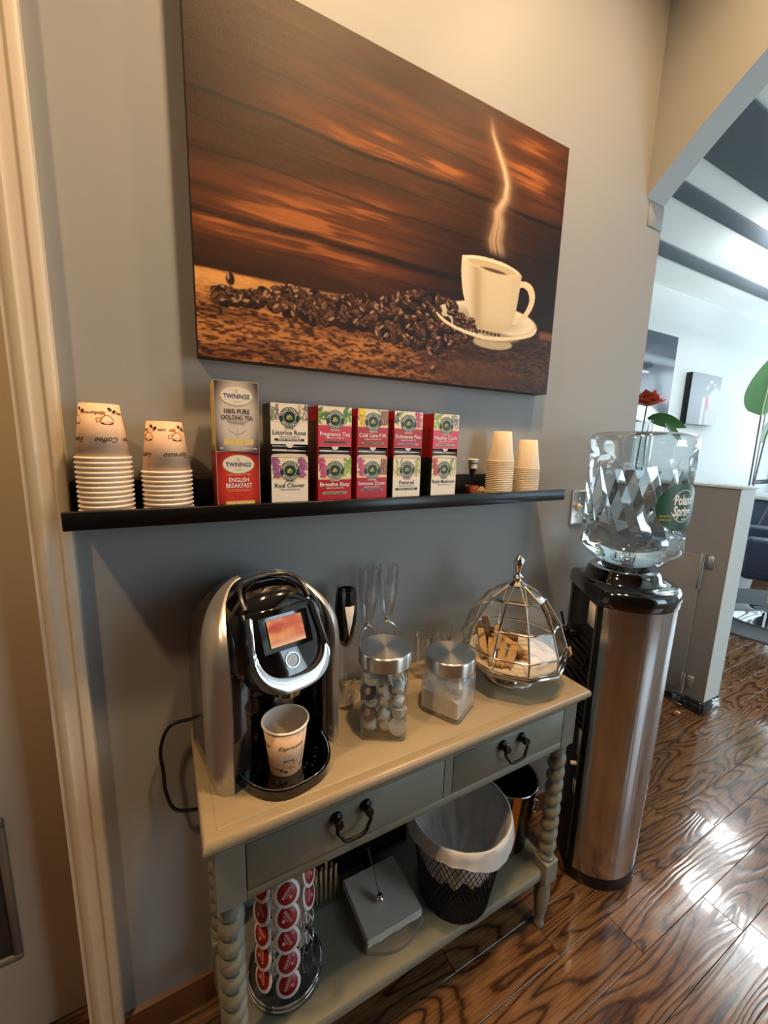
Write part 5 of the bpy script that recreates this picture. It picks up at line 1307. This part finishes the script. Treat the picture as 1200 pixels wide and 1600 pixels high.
for k, a in enumerate(colaz):
    for j, z in enumerate(rowz):
        if k == 1 and j < 3: continue
        if k == 3 and j > 2: continue
        o_ = Vector((math.cos(a), math.sin(a), 0)); ax = (o_*0.92+Vector((0, 0, 0.38))).normalized()
        c = PC+o_*0.053+Vector((0, 0, z+0.004))+ax*0.0036
        q = ax.to_track_quat('Z', 'Y')
        t = thing('coffee_pod', '%s coffee pod with red lid %s' % (rown[j], colname[k]), 'coffee pod', c, q.to_euler(), 'coffee pods on the carousel')
        inst('pod_cup', podb, t); inst('foil_lid', podl, t); inst('lid_mark', podt, t, rot=(0, 0, rs.uniform(-1.2, 1.2)))
# ---- napkin holder
nh = thing('napkin_holder', 'stone napkin holder with weighted metal arm on the lower shelf', 'napkin holder', (0.428, -0.155, Z2))
bm = BM(); pts = [(-0.079, 0.080), (-0.079, -0.078)]+[(-0.079+0.158*i/12, -0.078-0.028*math.sin(PI*i/12)) for i in range(1, 12)]+[(0.079, -0.078), (0.079, 0.080)]
slab(bm, pts, 0.0, 0.012)
for f in bm.faces: f.smooth = False
obj('stone_base', bm, stone_m, nh)
bm = BM(); box(bm, -0.006, 0.006, 0.082, 0.094, 0.0, 0.12, bev=0.001); tube(bm, [(-0.014, 0.080, 0.092), (0.014, 0.080, 0.092)], 0.003, 8); obj('post', bm, iron_m, nh)
bm = BM(); tube(bm, [(0, 0.082, 0.092), (-0.006, 0.03, 0.066), (-0.012, -0.010, 0.050)], 0.0016, 8); ar = obj('arm', bm, chrome_m, nh)
bm = BM(); ball(bm, (-0.013, -0.016, 0.0465), 0.0105, u=20, v=14); lathe(bm, [(0, 0.008), (0.004, 0.008), (0.005, 0.014), (0, 0.014)], 12, c=(-0.013, -0.015, 0.045)); obj('ball_weight', bm, chrome_m, ar)
ns_ = thing('napkin_stack', 'stack of folded white paper napkins pinned in the stone holder', 'napkins', (0.428, -0.155, Z2+0.0122))
rs = random.Random(9); zc = 0
for i in range(8):
    bm = BM(); h = 0.0026; n = 9; ox, oy = rs.uniform(-.0015, .0015), rs.uniform(-.0015, .0015)
    R = []
    for zz in (zc, zc+h):
        ring = []
        for k in range(n): ring.append((-0.074+0.148*k/n, -0.074+rs.uniform(-.0012, .0012)))
        for k in range(n): ring.append((0.074, -0.074+0.148*k/n))
        for k in range(n): ring.append((0.074-0.148*k/n, 0.074))
        for k in range(n): ring.append((-0.074, 0.074-0.148*k/n))
        R.append([bm.verts.new((x+ox, y+oy, zz)) for x, y in ring])
    A, B = R; m = len(A)
    bm.faces.new(A[::-1]); bm.faces.new(B)
    for k in range(m): bm.faces.new((A[k], A[(k+1) % m], B[(k+1) % m], B[k]))
    obj('napkin', bm, napkin_m, ns_); zc += h+0.00005
# ---- stir sticks in a clear holder, black tray behind
t = thing('stick_holder', 'small clear box holding wooden stir sticks beside the pod carousel', 'holder', (0.305, -0.075, Z2))
bm = BM(); w, d, h = 0.03, 0.02, 0.075
box(bm, -w, w, -d, d, 0, 0.003); box(bm, -w, w, -d, -d+0.0015, 0.003, h); box(bm, -w, w, d-0.0015, d, 0.003, h); box(bm, -w, -w+0.0015, -d+0.0015, d-0.0015, 0.003, h); box(bm, w-0.0015, w, -d+0.0015, d-0.0015, 0.003, h); obj('clear_walls', bm, jar_m, t)
for i in range(9):
    bm = BM(); box(bm, -0.0028, 0.0028, -0.0008, 0.0008, 0, 0.088+0.004*(i % 3), bev=0.0005)
    o = obj('stir_stick', bm, cork_m, None, (0.305-0.024+0.006*i, -0.075+(0.006 if i % 2 else -0.008), Z2+0.0035), (random.uniform(-.03, .03), 0.04*(i-4)/4, 0)); tag(o, ORD[i].replace('lowest', 'first')+' wooden stir stick from the pod carousel in the clear holder', 'stir stick', 'wooden stir sticks in the holder')
t = thing('black_tray', 'matte black serving tray leaning upright behind the napkin holder', 'tray', (0.45, -0.024, Z2), (math.radians(-2.2), 0, 0))
bm = BM(); box(bm, -0.125, 0.125, -0.004, 0.0, 0.0, 0.30, bev=0.002); obj('tray_bottom', bm, blackmatte_m, t)
bm = BM()
for (a, b, c, d) in ((-0.125, 0.125, 0.0, 0.008), (-0.125, 0.125, 0.292, 0.30), (-0.125, -0.117, 0.008, 0.292), (0.117, 0.125, 0.008, 0.292)): box(bm, a, b, -0.016, -0.004, c, d, bev=0.001)
obj('raised_rim', bm, blackmatte_m, t)
# ---- wire mesh bin with liner
BC = Vector((0.624, -0.204, Z2)); BHt = 0.248; rb0, rb1 = 0.089, 0.127
bn = thing('mesh_bin', 'black wire mesh waste bin lined with a white bag', 'bin', BC)
def br(z): return rb0+(rb1-rb0)*z/BHt
bm = BM(); NW = 56; seg = 14
for sgn in (-1, 1):
    for i in range(NW):
        a0 = 2*PI*i/NW; tube(bm, [(br(BHt*k/seg)*math.cos(a0+sgn*0.95*k/seg), br(BHt*k/seg)*math.sin(a0+sgn*0.95*k/seg), 0.004+(BHt-0.004)*k/seg) for k in range(seg+1)], 0.0009, 4, cap=False)
o = obj('wire_mesh', bm, blackmatte_m, bn, normals=False); o['kind'] = 'stuff'
bm = BM(); lathe(bm, [(0, 0), (rb0+0.001, 0), (rb0+0.002, 0.006), (rb0-0.002, 0.006), (0, 0.003)], 48); obj('bottom_plate', bm, blackmatte_m, bn)
bm = BM(); tube(bm, [(rb1*math.cos(2*PI*i/48), rb1*math.sin(2*PI*i/48), BHt) for i in range(48)], 0.0025, 8, closed=True); obj('rim', bm, blackmatte_m, bn)
bg = thing('bin_liner', 'white plastic bag lining the mesh bin, folded over its rim', 'bag', BC)
rs = np.random.RandomState(3); ph = rs.rand(12)*6.28
def wob(a, z, k): return sum(math.sin(a*(2*n+3)+ph[n]+z*22*(n % 3-1))/(n+2)**0.7 for n in range(9))*k*0.9
bm = BM(); n = 96; prof = []
prof += [(0.012, -0.006, 0.002)]            # filled below: (rel radius offset, z, wrinkle)
levels = [(br(BHt)+0.009, BHt-0.036, 0.0032), (br(BHt)+0.0080, BHt-0.028, 0.0026), (br(BHt)+0.0065, BHt-0.015, 0.0018), (br(BHt)+0.0055, BHt-0.004, 0.0012), (br(BHt)+0.0035, BHt+0.004, 0.0008), (br(BHt), BHt+0.0055, 0.0006),
          (br(BHt)-0.004, BHt+0.002, 0.0012), (br(BHt)-0.007, BHt-0.015, 0.0025), (br(0.19)-0.005, 0.19, 0.0055), (br(0.15)-0.005, 0.15, 0.0065), (br(0.12)-0.005, 0.125, 0.0065), (br(0.10)-0.012, 0.100, 0.008), (0.060, 0.088, 0.008), (0.03, 0.082, 0.004)]
R = []
for (r, z, k) in levels:
    ring = []
    for i in range(n):
        a = 2*PI*i/n; w_ = wob(a, z, k)
        if r > br(BHt) and z < BHt: w_ = abs(w_)
        elif z < BHt-0.001: w_ = -abs(w_)*1.6
        zz = z+(0.010*math.sin(2*a+0.6)+0.004*math.sin(5*a) if z == BHt-0.036 else 0)
        ring.append(bm.verts.new(((r+w_)*math.cos(a), (r+w_)*math.sin(a), zz)))
    R.append(ring)
for A, B in zip(R, R[1:]):
    for i in range(n):
        f = bm.faces.new((A[i], A[(i+1) % n], B[(i+1) % n], B[i])); f.smooth = True
bm.faces.new(R[-1])
obj('bag_film', bm, bag_m, bg)
# ---- ice bucket
KC = Vector((0.845, -0.157, Z2)); KH = 0.213
kb = thing('ice_bucket', 'black metal ice bucket with copper strap and ring handle', 'bucket', KC)
bm = BM(); lathe(bm, [(0, 0), (0.060, 0), (0.064, 0.004), (0.082, KH-0.006), (0.085, KH), (0.083, KH+0.003), (0.080, KH), (0.0785, KH-0.006), (0.061, 0.008), (0, 0.006)], 48); obj('pail', bm, pm('black enamel', S(16, 15, 15), 0.18, metal=0.3), kb)
bm = BM(); tube(bm, [(0.0835*math.cos(2*PI*i/48), 0.0835*math.sin(2*PI*i/48), KH) for i in range(48)], 0.0028, 8, closed=True); obj('rolled_rim', bm, steel_m, kb)
a = math.atan2(-0.9-KC.y, -KC.x)+0.35
bm = BM(); P = []
for z in (0.0, 0.06, 0.13, KH-0.006, KH+0.004):
    r = float(np.interp(z, [0, KH], [0.0655, 0.0860])); P.append([bm.verts.new(((r+d)*math.cos(a+s_), (r+d)*math.sin(a+s_), z)) for s_, d in ((-0.13, 0), (-0.13, 0.002), (0.13, 0.002), (0.13, 0))])
for A, B in zip(P, P[1:]):
    for i in range(4): bm.faces.new((A[i], A[(i+1) % 4], B[(i+1) % 4], B[i]))
bm.faces.new(P[0]); bm.faces.new(P[-1][::-1]); obj('copper_strap', bm, gold_m, kb)
a2 = a+0.75; o_ = Vector((math.cos(a2), math.sin(a2), 0)); u = Vector((-math.sin(a2), math.cos(a2), 0))
bm = BM(); c = o_*0.089+Vector((0, 0, KH-0.040)); tube(bm, [c+u*0.015*math.cos(2*PI*i/24)+Vector((0, 0, 0.018*math.sin(2*PI*i/24))) for i in range(24)], 0.0024, 8, closed=True); ball(bm, o_*0.084+Vector((0, 0, KH-0.022)), 0.006); obj('ring_handle', bm, chrome_m, kb)

# ================================================================== WATER DISPENSER
WD = Vector((1.222, -0.192, 0)); back = math.atan2(0.53, -0.85)
wd = thing('water_dispenser', 'tall black water dispenser with curved brushed steel front', 'water dispenser', WD, (0, 0, back-PI))   # local -x faces back side
def dsec(r, cut, n=64):
    """circle truncated by a flat back at x=-cut"""
    a0 = math.acos(min(1, cut/r)); pts = []
    for i in range(n+1):
        a = -PI+a0+(2*PI-2*a0)*i/n; pts.append((r*math.cos(a), r*math.sin(a)))
    return pts
def dloft(bm, secs, caps=(True, True), smooth_=True):
    R = [[bm.verts.new((x, y, z)) for x, y in pts] for z, pts in secs]; n = len(R[0])
    for A, B in zip(R, R[1:]):
        for i in range(n):
            f = bm.faces.new((A[i], A[(i+1) % n], B[(i+1) % n], B[i])); f.smooth = smooth_ and i != n-1
    if caps[0]: bm.faces.new(R[0][::-1])
    if caps[1]: bm.faces.new(R[-1])
bm = BM(); dloft(bm, [(0, dsec(0.140, 0.100)), (0.012, dsec(0.1425, 0.101)), (0.04, dsec(0.1425, 0.101))]); obj('plinth', bm, black_m, wd)
bm = BM(); dloft(bm, [(0.04, dsec(0.136, 0.0985)), (0.93, dsec(0.146, 0.1035))]); obj('cabinet', bm, pm('black dispenser plastic', S(20, 21, 24), 0.4), wd)
# steel wrap: arc sheet over the front
bm = BM(); R = []
for z, r in ((0.042, 0.1405), (0.93, 0.1505)):
    R.append([[bm.verts.new((rr*math.cos(a), rr*math.sin(a), z)) for a in [math.radians(-131+262*i/72) for i in range(73)]] for rr in (r, r-0.002)])
(o0, i0), (o1, i1) = R
for i in range(72):
    f = bm.faces.new((o0[i], o0[i+1], o1[i+1], o1[i])); f.smooth = True
    f = bm.faces.new((i0[i+1], i0[i], i1[i], i1[i+1])); f.smooth = True
    bm.faces.new((o1[i], o1[i+1], i1[i+1], i1[i])); bm.faces.new((o0[i+1], o0[i], i0[i], i0[i+1]))
bm.faces.new((o0[0], o1[0], i1[0], i0[0])); bm.faces.new((o1[72], o0[72], i0[72], i1[72]))
obj('steel_front', bm, steel_m, wd)
bm = BM(); dloft(bm, [(0.93, dsec(0.153, 0.1085)), (0.934, dsec(0.1555, 0.110)), (0.962, dsec(0.1555, 0.110)), (0.974, dsec(0.152, 0.108)), (0.980, dsec(0.144, 0.104)), (0.985, dsec(0.118, 0.096))]); tc_ = obj('top_cap', bm, blackgloss_m, wd)
bm = BM(); lathe(bm, [(0.116, 0.983), (0.104, 0.990), (0.098, 1.012), (0.092, 1.020), (0.07, 1.018), (0.06, 1.0), (0, 0.995)], 56); obj('bottle_collar', bm, blackgloss_m, tc_)
# details on the flat black back: inset frame, label, tap block, tag, stickers, grille slats
bx = -0.1045
bm = BM(); box(bm, bx-0.004, bx, -0.098, -0.088, 0.06, 0.93, bev=0.001); box(bm, bx-0.004, bx, 0.088, 0.098, 0.06, 0.93, bev=0.001); obj('back_frame', bm, pm('grey back frame', S(62, 64, 68), 0.35, metal=0.3), wd)
bm = BM(); box(bm, bx-0.003, bx, -0.086, -0.042, 0.850, 0.922, bev=0.0005); obj('back_label', bm, label_white_m, wd)
for k in range(12):
    bm = BM(); box(bm, bx-0.004, bx, -0.08, 0.08, 0.50+0.026*k, 0.512+0.026*k, bev=0.001); obj('grille_slat', bm, black_m, wd)
bm = BM(); box(bm, bx-0.03, bx-0.004, 0.005, 0.05, 0.775, 0.80, bev=0.004); box(bm, bx-0.045, bx-0.03, 0.015, 0.04, 0.765, 0.80, bev=0.003); tube(bm, [(bx-0.035, 0.045, 0.80), (bx-0.042, 0.06, 0.84)], 0.004, 8); tube(bm, bez([(bx-0.02, 0.03, 0.775), (bx-0.03, 0.0, 0.72), (bx-0.02, -0.04, 0.70), (bx-0.012, -0.07, 0.72), (bx-0.006, -0.08, 0.76)], 6), 0.004, 8); obj('cord_bundle', bm, black_m, wd)
bm = BM(); box(bm, -0.0008, 0.0008, -0.014, 0.014, -0.027, 0.027, bev=0.0004); tg = obj('barcode_tag', bm, pm('pinkish card tag', S(226, 196, 178), 0.6), wd, (bx-0.036, -0.014, 0.732), (0.75, 0.0, 0.0))
bm = BM()
for k in range(9):
    z0, z1 = -0.018+0.0036*k, -0.0165+0.0036*k+0.0008*(k % 2); bm.faces.new([bm.verts.new(v) for v in ((-0.0011, -0.009, z0), (-0.0011, -0.009, z1), (-0.0011, 0.009, z1), (-0.0011, 0.009, z0))])
obj('barcode', bm, black_ink_m, tg)
bm = BM(); lathe(bm, [(0, 0), (0.006, 0), (0.006, 0.016), (0, 0.018)], 12, M=Matrix.Translation((bx-0.004, -0.083, 0.40)) @ Matrix.Rotation(-PI/2, 4, 'Y')); obj('drain_plug', bm, label_white_m, wd)
for z0, z1 in ((0.43, 0.52), (0.30, 0.345)):
    bm = BM(); box(bm, bx-0.0055, bx-0.004, -0.097, -0.080, z0, z1, bev=0.0003); obj('rating_sticker', bm, pm('grey sticker', S(150, 150, 150), 0.5), wd)

# ---- bottle
BO = Vector((1.228, -0.195, 0.0))
wb = thing('water_bottle', 'large clear faceted water bottle upturned on the dispenser', 'bottle', (BO.x, BO.y, 1.02))
def bottle_surface(bm, shrink, z_top, mi=0):
    n = 28; R0 = 0.137-shrink
    prof = [(0.020, -0.02), (0.024-shrink, 0.004), (0.060-shrink, 0.012), (0.100-shrink, 0.028), (0.122-shrink, 0.052)]
    rows = [(z, kind) for z, kind in ((0.070, 0), (0.108, 1), (0.146, 2), (0.184, 1), (0.222, 2), (0.260, 1), (0.298, 2), (0.336, 1), (0.362, 0))]
    rings = []
    for r, z in prof: rings.append((z, [(r*math.cos(2*PI*i/n), r*math.sin(2*PI*i/n)) for i in range(n)], 0))
    for ri, (z, kind) in enumerate(rows):
        pts = []
        for i in range(n):
            off = 0.5 if ri % 2 else 0.0
            a = 2*PI*(i+off)/n
            d = 0.0 if kind == 0 else (0.015 if ((i+ri//2) % 2 == 0) == (kind == 1) else 0.0)
            r = R0-0.002-d if kind else R0
            pts.append((r*math.cos(a), r*math.sin(a)))
        rings.append((z, pts, 0.5 if ri % 2 else 0))
    for r, z in ((R0+0.001, 0.374), (R0-0.001, 0.388), (R0-0.010, 0.398), (R0-0.045, 0.402), (R0-0.075, 0.396), (0.02, 0.392)): rings.append((z, [(r*math.cos(2*PI*i/n), r*math.sin(2*PI*i/n)) for i in range(n)], 0))
    rings = [q for q in rings if q[0] <= z_top+1e-6]
    V = [[bm.verts.new((x, y, z)) for x, y in p] for z, p, o in rings]
    for (A, qa), (B, qb) in zip(zip(V, rings), zip(V[1:], rings[1:])):
        for i in range(n):
            j = (i+1) % n
            if qa[2] == qb[2]: bm.faces.new((A[i], A[j], B[j], B[i]))
            elif qb[2] > qa[2]:
                bm.faces.new((A[i], A[j], B[i])); bm.faces.new((A[j], B[j], B[i]))
            else:
                bm.faces.new((A[i], B[j], B[i])); bm.faces.new((A[i], A[j], B[j]))
    bm.faces.new(V[0][::-1]); bm.faces.new(V[-1])
    for f in bm.faces:
        f.material_index = mi; f.smooth = False
    return bm
bm = bottle_surface(BM(), 0.0, 0.5); obj('bottle_shell', bm, bottle_m, wb)
bm = bottle_surface(BM(), 0.003, 0.299); obj('water', bm, water_m, wb)
la = math.atan2(-0.865, 0.5)   # toward the room's right-hand side
la = math.atan2(-0.9-BO.y, -BO.x)+math.radians(52)
def fnl(s, z): r = 0.1392; a = la+s/r; return (r*math.cos(a), r*math.sin(a), z)
bm = BM(); E_ = ell(0, 0.205, 0.078, 0.064, 48)
for i in range(24):   # strips so that the label bends round the bottle
    s0, s1 = -0.078+0.156*i/24, -0.078+0.156*(i+1)/24
    h0, h1 = 0.064*math.sqrt(max(0, 1-(s0/0.078)**2)), 0.064*math.sqrt(max(0, 1-(s1/0.078)**2))
    q = [(s0, 0.205-h0), (s1, 0.205-h1), (s1, 0.205+h1), (s0, 0.205+h0)]
    q = [p for k, p in enumerate(q) if not (i == 0 and k == 3) and not (i == 23 and k == 2)]
    flat(bm, q, fn=fnl)
lb = obj('oval_label', bm, labelgreen_m, wb)
def fnl2(s, z): r = 0.1398; a = la+s/r; return (r*math.cos(a), r*math.sin(a), z)
bm = BM(); text(bm, 'Poland', 0.004, 0.212, 0.037, 0, w=0.066, fn=fnl2, bold=0.035); text(bm, 'Spring', 0.004, 0.182, 0.037, 0, w=0.066, fn=fnl2, bold=0.035); text(bm, '100% NATURAL', -0.048, 0.178, 0.008, 1, w=0.034, fn=fnl2); text(bm, 'SPRING WATER', -0.048, 0.168, 0.008, 1, w=0.034, fn=fnl2); text(bm, 'BRAND', 0.012, 0.170, 0.008, 0, w=0.02, fn=fnl2)
for k in range(20):
    a0, a1 = PI*0.12+PI*0.76*k/20, PI*0.12+PI*0.76*(k+1)/20
    for sg in (1, -1): flat(bm, [(0.004+0.040*math.cos(a0), 0.208+sg*0.042*math.sin(a0)), (0.004+0.040*math.cos(a1), 0.208+sg*0.042*math.sin(a1)), (0.004+0.0415*math.cos(a1), 0.208+sg*0.0437*math.sin(a1)), (0.004+0.0415*math.cos(a0), 0.208+sg*0.0437*math.sin(a0))], fn=fnl2)
obj('lettering', bm, [white_ink_m, yellow_ink_m], lb)

# ================================================================== SALON THINGS
# vase with a coral flower on the half wall
VZ = 1.2075; VX, VY = 2.495, 0.535
t = thing('flower_vase', 'clear glass vase with water standing on the half wall', 'vase', (VX, VY, VZ))
bm = BM(); lathe(bm, [(0, 0), (0.05, 0), (0.052, 0.004), (0.054, 0.33), (0.0525, 0.33), (0.050, 0.012), (0, 0.012)], 32); obj('glass_wall', bm, jar_m, t)
t = thing('coral_flower', 'coral red bloom with green leaves in the glass vase', 'flower', (VX, VY, VZ+0.013))
bm = BM(); tube(bm, bez([(0, 0.02, 0), (0.0, 0.01, 0.2), (0.0, 0.0, 0.40)], 6), 0.004, 6); tube(bm, bez([(0.02, -0.02, 0), (0.0, -0.02, 0.2), (-0.01, -0.04, 0.33)], 6), 0.003, 6); obj('stem', bm, leafdark_m, t)
rs = random.Random(4)
for k in range(18):
    bm = BM(); az = k*2.4; el_ = 0.25+1.1*k/18
    n = 6; L = 0.105; P = []
    for i in range(n+1):
        q = i/n; w = 0.044*math.sin(PI*min(1, q*0.9+0.12))
        P.append((q, w))
    vs = []
    for q, w in P:
        c = Vector((math.cos(az)*math.cos(el_), math.sin(az)*math.cos(el_), math.sin(el_)))*L*q+Vector((0, 0, -0.01*q*q)); u = Vector((-math.sin(az), math.cos(az), 0))
        vs.append((bm.verts.new(c-u*w+Vector((0, 0, 0.40))), bm.verts.new(c+Vector((0, 0, 0.396))-Vector((math.cos(az), math.sin(az), 0))*0.004), bm.verts.new(c+u*w+Vector((0, 0, 0.40)))))
    for A, B in zip(vs, vs[1:]):
        for i in (0, 1):
            f = bm.faces.new((A[i], A[i+1], B[i+1], B[i])); f.smooth = True
    obj('petal', bm, petal_m, t)
def leafmesh(L, W, n=10, droop=0.2, fold=0.15):
    bm = BM(); vs = []
    for i in range(n+1):
        q = i/n; w = W*math.sin(PI*q**0.8)**0.8*0.5 if 0 < q < 1 else 0.0005
        z = -droop*L*q*q
        vs.append([bm.verts.new((L*q, -w, z+fold*w)), bm.verts.new((L*q, 0, z)), bm.verts.new((L*q, w, z+fold*w))])
    for A, B in zip(vs, vs[1:]):
        for i in (0, 1):
            f = bm.faces.new((A[i], A[i+1], B[i+1], B[i])); f.smooth = True
    return bm
for (loc, rot, L, Wd) in (((0.0, -0.01, 0.33), (0.9, 0.15, -1.1), 0.20, 0.10), ((0.02, -0.10, 0.30), (0.6, 0.75, -1.2), 0.15, 0.055), ((0, 0.0, 0.30), (0.3, -0.3, 1.0), 0.14, 0.07)):
    o = obj('leaf', leafmesh(L, Wd), leafdark_m, t, loc, rot)
# framed pieces on the salon wall
def mirror_reflection_art(U, V):  # room reflections of the mirror painted into its face colour
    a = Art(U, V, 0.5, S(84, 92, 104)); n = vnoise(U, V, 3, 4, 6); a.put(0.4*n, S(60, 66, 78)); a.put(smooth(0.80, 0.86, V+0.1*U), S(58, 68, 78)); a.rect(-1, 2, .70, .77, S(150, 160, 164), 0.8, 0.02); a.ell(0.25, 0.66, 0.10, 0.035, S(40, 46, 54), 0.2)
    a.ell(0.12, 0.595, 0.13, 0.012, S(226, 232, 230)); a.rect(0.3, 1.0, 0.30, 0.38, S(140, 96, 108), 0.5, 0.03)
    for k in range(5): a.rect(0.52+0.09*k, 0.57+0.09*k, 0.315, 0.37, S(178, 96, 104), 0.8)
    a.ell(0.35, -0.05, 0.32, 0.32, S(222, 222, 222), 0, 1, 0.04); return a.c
t = thing('wall_mirror', 'tall dark glossy panel with painted pale reflections on the salon wall', 'mirror', (4.09, 1.5, 1.53))
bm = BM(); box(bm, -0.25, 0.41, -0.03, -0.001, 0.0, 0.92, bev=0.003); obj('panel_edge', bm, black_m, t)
paint('glossy_face', 0.65, 0.91, 40, 60, mirror_reflection_art, attr_mat('painted mirror reflections', 0.15, 0.5), t, y=-0.0305, x0=-0.245, z0=0.005)
def lips_art(U, V):
    a = Art(U, V, 1.1, S(122, 130, 138)); n = vnoise(U, V, 4, 4, 16); a.put(0.4*n, S(92, 100, 110))
    a.put(smooth(0.52, 0.60, U+0.10*(V-0.5))*(1-smooth(0.60, 0.72, V-0.1*np.sin(U*9))), S(176, 178, 174)); a.rect(0.44, 0.52, -1, 0.55, S(196, 198, 196), 0.9, 0.03)
    a.ell(0.60, 0.43, 0.06, 0.15, S(180, 84, 104), 0.2, 1, 0.3); a.ell(0.66, 0.86, 0.05, 0.03, S(232, 236, 236)); a.ell(0.56, 0.74, 0.03, 0.04, S(226, 230, 230)); a.ell(0.8, 0.82, 0.03, 0.02, S(226, 230, 230)); return a.c
t = thing('lip_print', 'grey canvas print with pink lips on the salon wall', 'picture', (4.79, 1.5, 1.64))
bm = BM(); box(bm, 0, 0.60, -0.06, -0.001, 0, 0.515, bev=0.003); obj('stretched_canvas', bm, black_m, t)
paint('printed_face', 0.60, 0.515, 44, 40, lips_art, print_m, t, y=-0.0605)
# bird of paradise plant
PX, PY = 5.15, 0.95
t = thing('banana_leaf_plant', 'tall potted plant with broad green paddle leaves in the salon', 'plant', (PX, PY, 0))
bm = BM(); lathe(bm, [(0, 0), (0.14, 0), (0.18, 0.34), (0.19, 0.36), (0.17, 0.36), (0.16, 0.30), (0, 0.30)], 28); obj('pot', bm, pm('white planter', S(220, 222, 222), 0.4), t)
def paddle(base, tip0, L, W, face, droop):
    P = bez([base, (base[0]*0.5+tip0[0]*0.5, base[1]*0.5+tip0[1]*0.5, (base[2]+tip0[2])*0.5), tip0], 8)
    bm = BM(); tube(bm, P, 0.008, 8); obj('stalk', bm, pm('brownish stalk', S(104, 92, 96), 0.5), t)
    bm = BM(); n = 14; vs = []
    d = Vector((0.05, 0.0, 1)).normalized(); u = Vector((math.cos(face), math.sin(face), 0)); nr = d.cross(u)
    for i in range(n+1):
        q = i/n; w = W*0.5*(math.sin(PI*q**0.62)**0.75) if 0 < q < 1 else 0.002
        c = Vector(tip0)+d*L*q-nr*droop*q*q*L
        vs.append([bm.verts.new(c-u*w+nr*w*0.25), bm.verts.new(c-u*w*0.5+nr*w*0.1), bm.verts.new(c), bm.verts.new(c+u*w*0.5+nr*w*0.1), bm.verts.new(c+u*w+nr*w*0.25)])
    for A, B in zip(vs, vs[1:]):
        for i in range(4):
            f = bm.faces.new((A[i], A[i+1], B[i+1], B[i])); f.smooth = True
    lf = obj('leaf', bm, leaf_m, t)
    bm = BM(); tube(bm, [Vector(tip0)+d*L*q/10-nr*droop*(q/10)**2*L-nr*0.004 for q in range(11)], 0.006, 6); obj('midrib', bm, pm('pale midrib', S(160, 178, 130), 0.5), lf)
paddle((0, 0, 0.3), (0.02, 0.02, 1.72), 0.60, 0.34, -0.5, 0.1)
paddle((0.03, 0.02, 0.3), (0.42, 0.10, 1.45), 0.5, 0.26, 0.2, 0.4)
paddle((0.05, -0.02, 0.3), (0.55, -0.2, 1.65), 0.5, 0.30, -0.9, 0.3)
# salon chair on an anti-fatigue mat
t = thing('salon_chair', 'navy vinyl salon chair on a round chrome base', 'chair', (4.35, 0.38, 0.012), (0, 0, math.radians(205)))
bm = BM(); lathe(bm, [(0, 0), (0.30, 0), (0.30, 0.012), (0.10, 0.04), (0.045, 0.06), (0.04, 0.36), (0, 0.36)], 36); obj('base', bm, chrome_m, t)
bm = BM(); box(bm, -0.28, 0.28, -0.26, 0.27, 0.36, 0.52, bev=0.05, seg=4); obj('seat', bm, navy_m, t)
bm = BM(); box(bm, -0.28, 0.28, 0.22, 0.34, 0.45, 1.02, bev=0.05, seg=4); obj('backrest', bm, navy_m, t)
for s_ in (-1, 1):
    bm = BM(); box(bm, s_*0.34-0.05, s_*0.34+0.05, -0.26, 0.30, 0.42, 0.72, bev=0.035, seg=4); obj('armrest', bm, navy_m, t)
bm = BM(); tube(bm, bez([(-0.16, -0.26, 0.38), (-0.16, -0.45, 0.2), (-0.14, -0.50, 0.12), (0.14, -0.50, 0.12), (0.16, -0.45, 0.2), (0.16, -0.26, 0.38)], 6), 0.012, 8); obj('footrest', bm, chrome_m, t)
bm = BM(); slab(bm, ell(4.55, 0.38, 0.80, 0.62, 56), 0.0005, 0.011)
tag(obj('floor_mat', bm, mat_m), 'grey speckled rounded mat under the salon chair', 'mat')
t = thing('styling_counter', 'navy styling counter behind the salon chair by the window', 'counter', (6.2, 0.6, 0))
bm = BM(); box(bm, -0.5, 0.9, -0.25, 0.55, 0.0, 0.86, bev=0.01); obj('cabinet', bm, navy_m, t)
bm = BM(); box(bm, -0.53, 0.93, -0.28, 0.58, 0.86, 0.90, bev=0.004); obj('worktop', bm, white_m, t)
